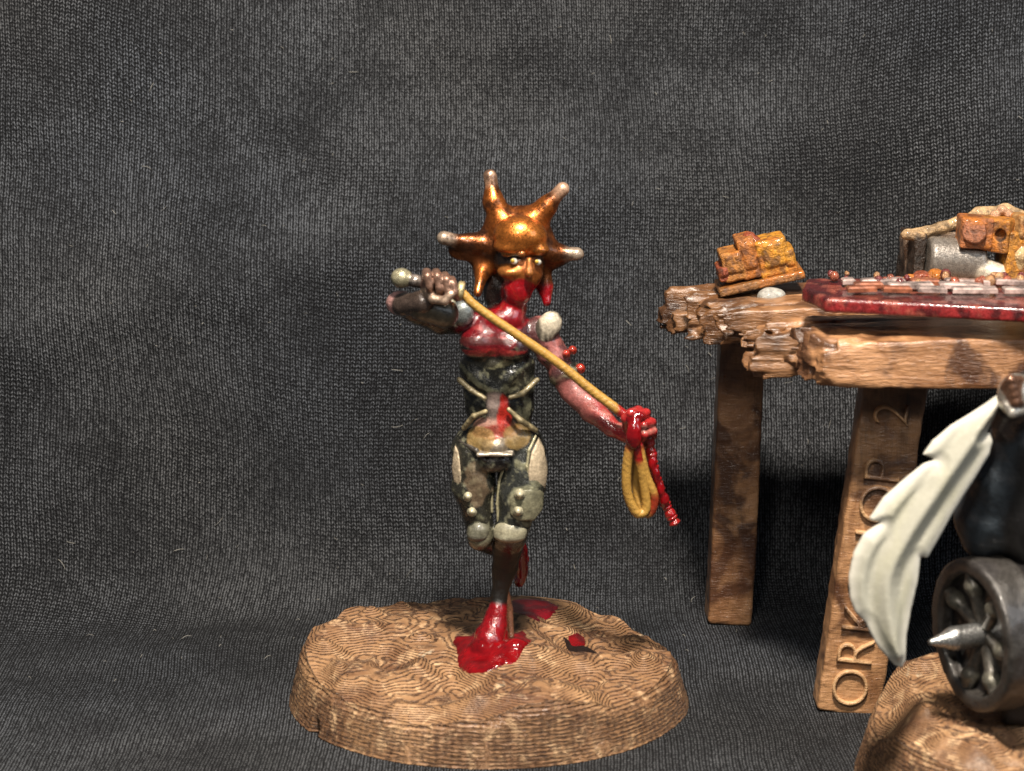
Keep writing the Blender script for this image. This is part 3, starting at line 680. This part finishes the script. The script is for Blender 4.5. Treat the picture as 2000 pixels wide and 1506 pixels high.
def puddle(name, pts, z0, thick, parent, mat, extra=(), seed=0.):
    pp = [PZ(u, v, z0) for u, v in pts]; poly = spline(pp+[pp[0]], len(pp)*4)[:-1, :2]; lo = np.append(poly.min(0), z0-.10); lo[2] -= .05; hi = np.append(poly.max(0), z0+thick+.25)
    def fn(p):
        d = polydist(p[..., :2], poly)+.03*fbm(np.concatenate([p[..., :2]*9, p[..., :1]*0+seed], -1), 3)
        hgt = top1.surf(p)+thick*np.sqrt(np.clip(-d/.09, 0, 1))+.012*fbm(np.concatenate([p[..., :2]*7, p[..., :1]*0+seed], -1), 2)
        return np.maximum(d, np.maximum(p[..., 2]-hgt, z0-.14-p[..., 2]))*.7
    s = Sculpt(); s.add(fn, lo, hi, k=.01, col=RED, phy=ph_w)
    for c, r in extra: s.ell(c, r, k=.05, col=RED, phy=ph_w)
    return s.build(name, .010, mat, parent)
f0 = Q(962, 1255)
zt = top1(*PZ(962, 1262, .42)[:2])+.03
print('foot level', zt, 'whole', [round(top1(*PZ(u, v, .42)[:2]), 3) for u, v in ((962, 1262), (1045, 1180), (1128, 1252), (900, 1250), (1020, 1250))])
puddle('blood_puddle', [(884, 1238), (915, 1236), (935, 1226), (1000, 1232), (1022, 1226), (1036, 1250), (1028, 1276), (1000, 1290), (960, 1296), (925, 1294), (900, 1282), (893, 1262)], zt, .035, base1, M_BLOOD,
       [(Q(960, 1240, -.06), px(34, 26, 26)), (Q(958, 1262, -.16), px(36, 30, 18)), (Q(966, 1215, -.03), px(22, 20, 26)), (Q(938, 1262, -.18), px(16, 14, 12)), (Q(1014, 1256, -.05), px(18, 16, 7)), (Q(970, 1196, -.01), px(18, 16, 18))], 1.)
z2 = top1(*PZ(1045, 1182, .42)[:2])
puddle('blood_puddle', [(996, 1165), (1020, 1160), (1060, 1164), (1088, 1176), (1084, 1186), (1062, 1198), (1060, 1206), (1020, 1198), (1000, 1188)], z2+.03, .010, base1, M_BLOOD2, (), 4.)
z3 = top1(*PZ(1126, 1252, .42)[:2])
puddle('shade_spot', [(1090, 1244), (1120, 1256), (1166, 1262), (1140, 1272), (1112, 1268)], z3+.02, .010, base1, m_simple('glossy_black_spot', (.015, .008, .006), .15, coat=.6), (), 7.)  # black patch painting in the shade of a pit beside the drip
puddle('blood_puddle', [(1108, 1248), (1128, 1236), (1146, 1246), (1142, 1260), (1114, 1260)], z3+.03, .016, base1, M_BLOOD, (), 9.)
# ================================================================== the little work table
TBL = empty('work_table', (3.2, .2, 0), label='rough brown timber table with ragged plank ends and raised letters down one leg', category='table')
def plank(slots, v0, y0, y1, ztop, thick, cut, seed, rag=.10, droop=0., xr=6.2):
    """a board running off to the right; cut = (x at front, x at back) of its broken left end"""
    cy = (y0+y1)/2; hy = (y1-y0)/2; zc = ztop-thick/2
    def fn(p):
        e0 = cut[0]+(cut[1]-cut[0])*(p[..., 1]-y0)/(y1-y0)
        nz = np.stack([p[..., 0]*1.2+seed, p[..., 1]*12, p[..., 2]*12+seed], -1); nn = fbm(nz, 3)
        nq = fbm(np.stack([p[..., 0]*3+seed, p[..., 1]*4, p[..., 2]*4], -1), 3)
        for ys_, dp_, w_ in slots: e0 = e0+dp_*smooth(w_, w_*.45, np.abs(p[..., 1]-ys_+.02*nz[..., 1]*0+.03*nn))
        e0 = e0+.06; iy = np.floor(p[..., 1]*8+.5*nn+seed).astype(int); iz = np.floor(p[..., 2]*7+.5*nq+seed).astype(int)
        spl = _lat[iy & 63, iz & 63, int(seed) & 63]-.5; e0 = e0+rag*2.6*spl*np.where(spl < 0, 1.0, 1.5)
        dx = e0+rag*nn*1.0+rag*nq*1.0-p[..., 0]+.35*(p[..., 2]-ztop)*.3
        near = np.exp(-np.maximum(p[..., 0]-e0, 0)/.35)
        zz = p[..., 2]-zc+droop*near
        q1 = np.abs(p[..., 1]-cy)-hy+near*.07*np.abs(nn)+.006*nn; q2 = np.abs(zz)-thick/2+near*.20*np.abs(nq)+.010*nn*near
        m = np.maximum(np.maximum(q1, q2), dx); a = np.maximum(q1+.02, 0)**2+np.maximum(q2+.02, 0)**2
        return np.where((q1 > -.02) & (q2 > -.02), np.maximum(np.sqrt(a)-.02, dx), m)
    s = Sculpt(); x0 = min(cut)-rag*1.6
    s.add(fn, (x0, y0-.02, zc-thick/2-.05-abs(droop)), (xr, y1+.02, ztop+.03), k=.01)
    return s.build('plank', .0155, M_PLANK, TBL)
ZT = 3.10
plank([(-.80, .10, .05)], 0, -1.22, -.66, ZT, .385, (2.50, 2.26), 1.0, .045)
plank([(-.30, .22, .06), (-.12, .1, .05)], 0, -.57, -.03, ZT-.03, .38, (2.06, 2.04), 5.0, .085, .05)
plank([(.36, .26, .08)], 0, .10, .68, ZT-.00, .36, (1.88, 1.74), 9.0, .075, .04)
plank([(.98, .28, .07), (1.24, .18, .05)], 0, .82, 1.40, ZT-.03, .38, (1.62, 1.48), 14.0, .07, .03)
def leg(p0, p1, w0, w1, dp, name='leg'):
    """square post from foot p0 to head p1"""
    p0 = np.array(p0); p1 = np.array(p1); ax = (p1-p0)/np.linalg.norm(p1-p0); L = np.linalg.norm(p1-p0)
    rx = np.cross([0, 1., 0], ax); rx /= np.linalg.norm(rx); ry = np.cross(ax, rx)
    def fn(p):
        q = p-(p0+p1)/2; a = q@rx; c = q@ry; t = q@ax; f = np.clip(t/L+.5, 0, 1); w = w0+(w1-w0)*f
        n = .014*vnoise(np.stack([a*5, c*5+3, t*1.2], -1))+.006*vnoise(p*16)
        d = np.stack([np.abs(a)-w/2+.025, np.abs(c)-dp/2+.025, np.abs(t)-L/2+.025], -1)
        return np.sqrt((np.maximum(d, 0)**2).sum(-1))+np.minimum(d.max(-1), 0)-.025+n
    m = max(w0, w1)/2+.05; s = Sculpt(); s.add(fn, np.minimum(p0, p1)-m-.1, np.maximum(p0, p1)+m+.1, k=.01)
    o = s.build(name, .018, M_LEG, TBL); return (p0, p1, ax, rx, ry, L)
a = PZ(1424, 1222, .0); leg(a+np.array([0, .18, .0]), np.array([P(1450, 700, a[1]+.2)[0], a[1]+.2, 2.76]), .385, .40, .36)
a = PZ(1652, 1394, .0); top = P(1750, 752, a[1]+.22)
p0, p1, ax, rx, ry, LL = leg(a+np.array([.02, .2, -.02]), np.array([top[0], a[1]+.26, 2.74]), .50, .50, .34)
leg((5.6, 1.2, 0), (5.6, 1.2, 2.76), .4, .4, .36); leg((5.7, -.75, 0), (5.6, -.75, 2.74), .45, .45, .36)
# raised letters down the front leg, tops to the left
fy = -.172
for ch, v in (('O', 1342), ('R', 1273), ('K', 1207), ('S', 1140), ('H', 1068), ('O', 986), ('P', 922), ('2', 810)):
    cu = bpy.data.curves.new('letter', 'FONT'); cu.body = ch; cu.size = .42 if ch != '2' else .40; cu.align_x = 'CENTER'; cu.align_y = 'CENTER'; cu.fill_mode = 'FRONT'; cu.offset = -.016
    cu.bevel_depth = .010; cu.bevel_resolution = 1; cu.resolution_u = 6; cu.extrude = .030
    o = bpy.data.objects.new('letter', cu)
    pt = P(1652+(1750-1652)*(1394-v)/(1394-752), v, (p0[1]+fy)); t = ((pt-p0)@ax); pos = p0+ax*t+ry*0
    # the side of the post that faces the camera
    fr = -ry if (-ry)[1] < 0 else ry
    up_ = np.cross(fr, ax); up_ = up_/np.linalg.norm(up_)
    if up_[0] > 0: up_ = -up_
    Mx = Matrix(((ax[0], up_[0], 0, 0), (ax[1], up_[1], 0, 0), (ax[2], up_[2], 0, 0), (0, 0, 0, 1)))
    zc = Vector(ax).cross(Vector(up_)); Mx[0][2], Mx[1][2], Mx[2][2] = zc
    pos = pos+fr*.168-rx*.0
    COL.objects.link(o); Mx.translation = Vector(pos); o.matrix_world = Mx
    bpy.context.view_layer.update()
    dg = bpy.context.evaluated_depsgraph_get(); me = bpy.data.meshes.new_from_object(o.evaluated_get(dg))
    co = np.zeros(len(me.vertices)*3); me.vertices.foreach_get('co', co); co = co.reshape(-1, 3)
    R = np.array(Mx.to_3x3()); co = co@R.T+pos
    Fc = [tuple(p.vertices) for p in me.polygons]
    bpy.data.objects.remove(o); bpy.data.meshes.remove(me)
    mesh_obj('letter', co, Fc, M_LETTER, TBL)

# ================================================================== things on the table
def T(u, v, z): return PZ(u, v, z)
ORG = (.42, .13, .012); YEL = (.50, .22, .015); DRD = (.26, .055, .02); WHT = (.60, .55, .47); BRN = (.10, .045, .02)
def rust_post(hi=.5):
    def f(V, c, ph):
        n = fbm(V*7, 4); m = fbm(V*19+3, 3)
        w = smooth(.0, .3, n)[:, None]*.8; c = c*(1-w)+np.array(ORG)*w
        w = smooth(.1, .35, m)[:, None]*.7; c = c*(1-w)+np.array((.09, .03, .012))*w; return c, ph
    return f
yk = 1.0
putty = Sculpt(); pc = P(1507, 574, .70)
putty.ell(pc+np.array([0, 0, -.02]), (.115, .09, .075), k=.03, col=(.30, .29, .26), phy=(0, .5, .1)); putty.ell(pc+np.array([-.03, .02, -.10]), (.12, .12, .07), k=.03, col=(.30, .29, .26), phy=(0, .4, .3))
o = putty.build('glue_lump', .014, M_FIG, None, disp=lambda p: .02*fbm(p*9, 2)); o['label'] = 'pale grey glue lump propping up the small orange machine on the table'; o['category'] = 'glue lump'
mc = P(1480, 540, yk)
mach = empty('rusty_machine', tuple(P(1480, 570, yk)), label='small orange rusted engine block on a tilted board at the left end of the table', category='machine part')
rt = (0, math.radians(-13), 0)
part('board', mach, M_RUST, .012, lambda s: s.box(P(1483, 545, yk), (.36, .25, .035), rot=rt, rnd=.012, k=.01, col=(.26, .11, .03), phy=(0, .45, .2)), post=rust_post())
for u, v, w, h_, c in ((1412, 530, .05, .10, DRD), (1431, 514, .10, .20, (.40, .16, .03)), (1459, 499, .075, .28, (.36, .13, .03)), (1507, 497, .13, .25, YEL), (1538, 503, .055, .17, YEL)):
    part('block', mach, M_RUST, .012, lambda s: (s.box(P(u, v, yk-.02+.0*w), (w, .18, h_*.62), rot=rt, rnd=.02, k=.01, col=c, phy=(0, .55, .1)), s.box(P(u, v-6, yk-.02), (w*.7, .2, h_*.4), rot=rt, rnd=.02, k=.01, col=c, phy=(0, .55, .1))), disp=lambda p: .010*fbm(p*12, 2), post=rust_post())
part('cap', mach, M_RUST, .012, lambda s: [s.ell(P(1466+dx, 468+dz, yk-.04), (.05, .07, .04), k=.02, col=DRD, phy=(0, .4, .3)) for dx, dz in ((-18, 8), (-4, -6), (8, 2), (18, 12), (2, 10))] and None, disp=lambda p: .02*fbm(p*16, 2))
# red slab with raised keys
slab = empty('red_slab', tuple(P(1800, 600, .2)), label='blood-red thick slab covered with rows of raised shiny bars, lying on the table', category='slab')
zb = ZT+.27
tl = PZ(1568, 540, zb+.10)
pl = [PZ(1612, 584, zb)[:2], PZ(2120, 606, zb)[:2], PZ(2150, 548, zb)[:2], PZ(1720, 538, zb+.02)[:2], PZ(1576, 540, zb+.02)[:2], PZ(1566, 558, zb+.02)[:2]]
slope = math.radians(.4)
def slab_fn(p):
    z = p[..., 2]+(p[..., 0]-2.9)*math.tan(slope); d = polydist(p[..., :2], np.array(pl)); t = np.abs(z-(zb-.052))-.055
    c = (d+t+.014)*.7071
    return np.maximum(np.maximum(d, t), c)
ss = Sculpt(); P_ = np.array(pl); ss.add(slab_fn, (P_[:, 0].min(), P_[:, 1].min(), zb-.3), (6.2, P_[:, 1].max(), zb+.2), k=.01, col=(.26, .022, .022), phy=(.1, .28, .5))
def slab_post(V, c, ph):
    n = fbm(V*4, 4); m = fbm(V*13, 3); w = smooth(-.05, .22, n)[:, None]*.85; c = c*(1-w)+np.array((.075, .010, .012))*w
    w = smooth(.05, .3, m)[:, None]*.75; c = c*(1-w)+np.array((.02, .007, .008))*w
    w = smooth(zb-.03, zb-.005, V[:, 2]+(V[:, 0]-2.9)*math.tan(slope))[:, None]*.75; c = c*(1-w)+np.array((.045, .010, .011))*w
    w = smooth(.1, .3, fbm(V*8+9, 3))[:, None]*.45; c = c*(1-w)+np.array((.42, .12, .08))*w; return c, ph
print('slab', P_.round(2).tolist())
ss.build('slab_body', .014, M_FIG, slab, disp=lambda p: .004*fbm(p*9, 3), post=slab_post)
y_a, y_b = P_[0][1]+.16, P_[3][1]-.12
M_KEY = m_simple('worn_silver_bar', (.52, .40, .36), .2, .3, .6, .75, 9)
M_KEYR = m_simple('rusty_bar', (.30, .10, .05), .35, .2, .4, .6, 14)
keys = {}
def key(x, y, w, d, m):
    z = zb+.03-(x-2.9)*math.tan(slope)
    kk = (round(w, 2), m.name)
    if kk not in keys:
        s = Sculpt(); 
        hw, hd, hz = w/2, d/2, .04; bv = .012
        V = [(sx*hw, sy*hd, 0) for sx, sy in ((-1, -1), (1, -1), (1, 1), (-1, 1))]+[(sx*hw, sy*hd, hz-bv) for sx, sy in ((-1, -1), (1, -1), (1, 1), (-1, 1))]+[(sx*(hw-bv), sy*(hd-bv), hz) for sx, sy in ((-1, -1), (1, -1), (1, 1), (-1, 1))]
        F = [(0, 1, 5, 4), (1, 2, 6, 5), (2, 3, 7, 6), (3, 0, 4, 7), (4, 5, 9, 8), (5, 6, 10, 9), (6, 7, 11, 10), (7, 4, 8, 11), (8, 9, 10, 11)]
        me = bpy.data.meshes.new('key'); me.from_pydata(V, [], F); me.materials.append(m); keys[kk] = me
    o = bpy.data.objects.new('bar', keys[kk]); COL.objects.link(o); o.parent = slab
    o.location = np.array((x, y, z))-root_of(slab); o.rotation_euler = (random.uniform(-.06, .06), slope+random.uniform(-.05, .05), random.uniform(-.06, .06))
rows = int((y_b-y_a)/.17)
for r in range(rows):
    x = P_[0][0]+.16+random.uniform(0, .1)-.0*r; y = y_a+r*.17
    while x < 5.6:
        w = random.choice((.10, .22, .22, .34, .34)) if r < 3 else random.choice((.08, .1, .2))
        if random.random() < .9: key(x+w/2, y, w, .10, M_KEY if random.random() < (.75 if r < 3 else .3) else M_KEYR)
        x += w+.045
nod = Sculpt()
for k in range(46):
    x = random.uniform(P_[0][0]+.1, 5.2); y = random.uniform(y_a+.2, y_b+.05); r = random.uniform(.02, .045)
    nod.ell((x, y, zb+.05-(x-2.9)*math.tan(slope)), (r, r, r*1.2), k=.01, col=random.choice(((.30, .08, .04), (.16, .03, .03), (.42, .22, .10))), phy=(.2, .3, .4))
o = nod.build('grit', .014, M_RUST, slab); o['kind'] = 'stuff'
# scrap heap at the right
scrap = empty('scrap_engine', tuple(P(1900, 550, 1.1)), label='heap of rusted orange boxes over a grey drum behind the red slab', category='machine part')
ys = 1.25
part('shell_plate', scrap, M_RUST, .018, lambda s: (s.chain([P(1772, 458, ys+.05), P(1810, 452, ys), P(1868, 436, ys+.05), P(1910, 418, ys+.05), P(1965, 412, ys+.1), P(2040, 440, ys+.1)], (.05, .045, .05, .05, .06, .06), k=.03, col=(.50, .33, .17), phy=(0, .45, .2)),
     s.box(P(1822, 500, ys+.12), (.26, .12, .20), rot=(0, -.12, 0), rnd=.03, k=.03, col=(.20, .14, .10), phy=(.3, .35, .2)), s.box(P(1780, 500, ys+.05), (.05, .20, .22), rot=(0, .05, .2), rnd=.01, k=.02, col=(.035, .022, .015), phy=(.1, .4, .2)),
     s.cap(P(1768, 460, ys-.10), P(1800, 458, ys-.12), .045, .03, k=.02, col=(.38, .24, .12), phy=(0, .45, .2))), disp=lambda p: .02*fbm(p*9, 3), post=lambda V, c, ph: (c*(1-.5*smooth(0, .3, fbm(V*12, 3)))[:, None], ph))
part('drum', scrap, M_FIG, .016, lambda s: (s.cyl(P(1810, 505, ys-.12), P(1920, 512, ys-.10), .19, .04, k=.02, col=(.20, .175, .15), phy=(.3, .28, .4)), s.cap(P(1915, 525, ys-.2), P(1950, 540, ys-.22), .10, .12, k=.02, col=(.55, .48, .38), phy=(.2, .3, .3))))
for u, v, w, h_, c, rz in ((1903, 452, .135, .13, (.36, .12, .035), .0), (1950, 456, .13, .14, (.42, .16, .02), -.5), (1975, 500, .09, .22, (.48, .20, .02), .2), (1992, 440, .07, .10, (.40, .22, .08), .3)):
    part('box', scrap, M_RUST, .014, lambda s: (s.box(P(u, v, ys-.18), (w, .14, h_), rot=(0, .05, rz), rnd=.02, k=.01, col=c, phy=(0, .5, .15)),) + ((s.cyl(P(u, v, ys-.36), P(u, v, ys-.30), .10, .01, k=.006, col=(.30, .11, .05), phy=(0, .45, .2)),) if u == 1903 else ()) + ((s.ell(P(u+4, v+4, ys-.34), (.045, .08, .05), k=.01, col=(.01, .006, .004), phy=(0, .6, 0), op='sub'),) if u == 1950 else ()), disp=lambda p: .010*fbm(p*12, 2), post=rust_post())
part('knob', scrap, M_RUST, .012, lambda s: [s.ell(P(1957+dx, 414+dz, ys-.1), (.045, .06, .04), k=.02, col=(.50, .28, .16), phy=(.1, .3, .4)) for dx, dz in ((-14, 6), (0, -4), (12, 4))] and None)
part('pipe', scrap, M_RUST, .014, lambda s: s.chain([P(1985, 560, ys-.2), P(1992, 500, ys-.3), P(2004, 455, ys-.2)], (.05, .05, .05), k=.02, col=(.58, .40, .20), phy=(0, .35, .3)))
part('rubble', scrap, M_RUST, .014, lambda s: [s.ell(P(u, v, .75), (r, r, r*.8), k=.02, col=c, phy=(0, .4, .3)) for u, v, r, c in ((1776, 546, .06, ORG), (1800, 540, .07, DRD), (1828, 538, .07, ORG), (1755, 550, .05, DRD), (1850, 545, .05, DRD))] and None, disp=lambda p: .03*fbm(p*14, 2))

# ================================================================== miniature two, cut off by the frame
m2 = empty('miniature', (4.15, -2.2, 0), label='dark figurine with long ivory notched blade and black wheel at the right edge', category='figurine')
base2, top2 = scenic_base(4.31, -2.22, m2, 11.3, amp=.36, H=.44)
YB = -3.05
bl = [(1962, 778), (1905, 812), (1862, 838), (1826, 868), (1807, 893), (1832, 903), (1808, 912), (1762, 948), (1728, 978), (1698, 1020), (1722, 1024), (1688, 1048), (1668, 1084), (1658, 1130), (1660, 1168), (1670, 1196), (1690, 1214), (1697, 1232), (1714, 1262), (1746, 1296), (1760, 1301), (1767, 1288), (1770, 1240), (1780, 1190), (1794, 1136), (1800, 1090), (1814, 1091), (1832, 1062), (1868, 1000), (1908, 940), (1936, 896), (1944, 868), (1938, 850), (1928, 858), (1946, 822)]
BL = np.array([P(u, v, YB)[[0, 2]] for u, v in bl])
mid = spline([P(u, v, YB) for u, v in ((1955, 790), (1890, 876), (1830, 960), (1770, 1048), (1734, 1120), (1732, 1190), (1750, 1270))], 22)[:, [0, 2]]
def blade_fn(p):
    q = p[..., [0, 2]]; d = polydist(q, BL)
    dm = np.full(q.shape[:-1], 9.)
    for i in range(len(mid)-1):
        a, e = mid[i], mid[i+1]-mid[i]; t = np.clip(((q-a)@e)/(e@e), 0, 1); dm = np.minimum(dm, np.sqrt(((q-a-t[..., None]*e)**2).sum(-1)))
    th = .020+.55*np.clip(-d, 0, .09)-smooth(0, .12, -d)*.030*np.exp(-((dm-.11)/.04)**2)+.040*np.exp(-(dm/.045)**2)
    th = np.maximum(th, .018); yc = YB+.12*np.sin((q[..., 1]-1.5)*.8)
    return np.maximum(d, (np.abs(p[..., 1]-yc)-th)*.8)
s = Sculpt(); s.add(blade_fn, (BL[:, 0].min(), YB-.25, BL[:, 1].min()), (BL[:, 0].max(), YB+.25, BL[:, 1].max()), k=.01, col=(.36, .35, .285), phy=(0, .5, .05))
def blade_post(V, c, ph):
    n = fbm(np.stack([V[:, 0]*8, V[:, 1]*8, V[:, 2]*3], -1), 3); w = (smooth(.0, .35, n)*.5)[:, None]; c = c*(1-w)+np.array((.34, .33, .24))*w
    d = polydist(V[:, [0, 2]], BL); w = (smooth(-.07, -.01, d))[:, None]; return c*(1-w)+np.array((.52, .50, .43))*w, ph
s.build('blade', .014, M_WHITE, m2, post=blade_post)
def B(u, v, dy=0): return P(u, v, YB+dy)
DK = (.012, .011, .011); DKB = (.020, .028, .036)
def body2_post(V, c, ph):
    n = fbm(V*6, 4); w = (smooth(.1, .4, n)*.5)[:, None]; return c*(1-w)+np.array((.05, .045, .045))*w, ph
def body2(s):
    s.chain([B(2110, 810, .35), B(2060, 880, .4), B(2040, 980, .5), B(2060, 1120, .7)], (.24, .38, .40, .35), k=.1, col=DK, phy=(.1, .5, .1))
    s.chain([B(2020, 760, .2), B(1985, 790, .15), B(1962, 830, .2)], (.15, .12, .10), k=.06, col=(.06, .045, .04), phy=(.5, .3, .3))
    s.chain([B(1990, 850, .35), B(1960, 930, .45), B(1925, 1020, .5), B(1915, 1060, .5)], (.20, .24, .20, .10), k=.1, col=DKB, phy=(.1, .55, .1))
    s.ell(B(2180, 700, .35), (.30, .30, .36), k=.08, col=DK, phy=(.1, .5, .1))
    s.chain([B(2060, 1100, .6), B(2080, 1230, .7), B(2090, 1330, .6)], (.22, .20, .14), k=.06, col=DK, phy=(.1, .5, .1))
part('body', m2, fn=body2, h=.022, disp=lambda p: .03*fbm(p*5, 3), post=body2_post)
def hand2(s):
    s.ell(B(1985, 772, -.05), (.13, .12, .15), k=.03, col=(.46, .42, .36), phy=(.7, .2, .5))
    for i in range(4): s.chain([B(1992+3*i, 745+14*i, -.10), B(1974+3*i, 742+14*i, -.17), B(1962+3*i, 754+14*i, -.10)], (.038, .036, .030), k=.01, col=(.20, .10, .06), phy=(.6, .25, .4))
    s.chain([B(1996, 800, -.12), B(1978, 806, -.16), B(1966, 790, -.14)], (.04, .036, .03), k=.01, col=(.5, .46, .40), phy=(.6, .25, .4))
part('hand', m2, fn=hand2, h=.014)
# wheel drum: axis runs left-front to right-back
wc = P(1893, 1242, -2.75); R = .53
axd = np.array([-.94, -.34, -.04]); axd /= np.linalg.norm(axd)
GM = (.020, .018, .018)
wh = part('wheel', m2, fn=lambda s: (s.cyl(wc-axd*1.5, wc-axd*.10, R, .05, hollow=None, k=.02, col=GM, phy=(.25, .34, .3)), s.cyl(wc-axd*.30, wc+axd*.0, R+.02, .03, hollow=R-.10, k=.02, col=(.05, .045, .04), phy=(.3, .38, .2)),
          s.cyl(wc-axd*.34, wc-axd*.22, .36, .02, k=.02, col=(.02, .018, .016), phy=(.2, .5, .1)), ), h=.018, disp=lambda p: .012*fbm(p*9, 3), post=body2_post)
e1 = np.cross(axd, [0, 0, 1.]); e1 /= np.linalg.norm(e1); e2 = np.cross(e1, axd)
sp = None
for i in range(7):
    a = i/7*2*math.pi+.5; d = math.cos(a)*e1+math.sin(a)*e2
    part('spoke', wh, h=.014, fn=lambda s: (s.cap(wc-axd*.12+d*.12, wc-axd*.06+d*.42, .06, .05, k=.02, col=(.10, .09, .075), phy=(.5, .35, .2)), s.ell(wc-axd*.07+d*.34, (.075, .075, .06), k=.03, col=(.15, .14, .11), phy=(.5, .35, .2))))
part('hub', wh, h=.014, fn=lambda s: (s.cap(wc-axd*.25, wc+axd*.12, .085, .085, k=.02, col=(.34, .34, .33), phy=(.8, .22, .3)), s.cap(wc+axd*.12, wc+axd*.30, .08, .025, k=.02, col=(.40, .40, .38), phy=(.8, .22, .3))), label='pointed silver axle end')
part('wheel_stand', m2, fn=lambda s: (s.box(wc-axd*.55+np.array([0, .05, -.55]), (.25, .2, .16), rnd=.05, k=.05, col=DK, phy=(.1, .5, .1)),), h=.02)
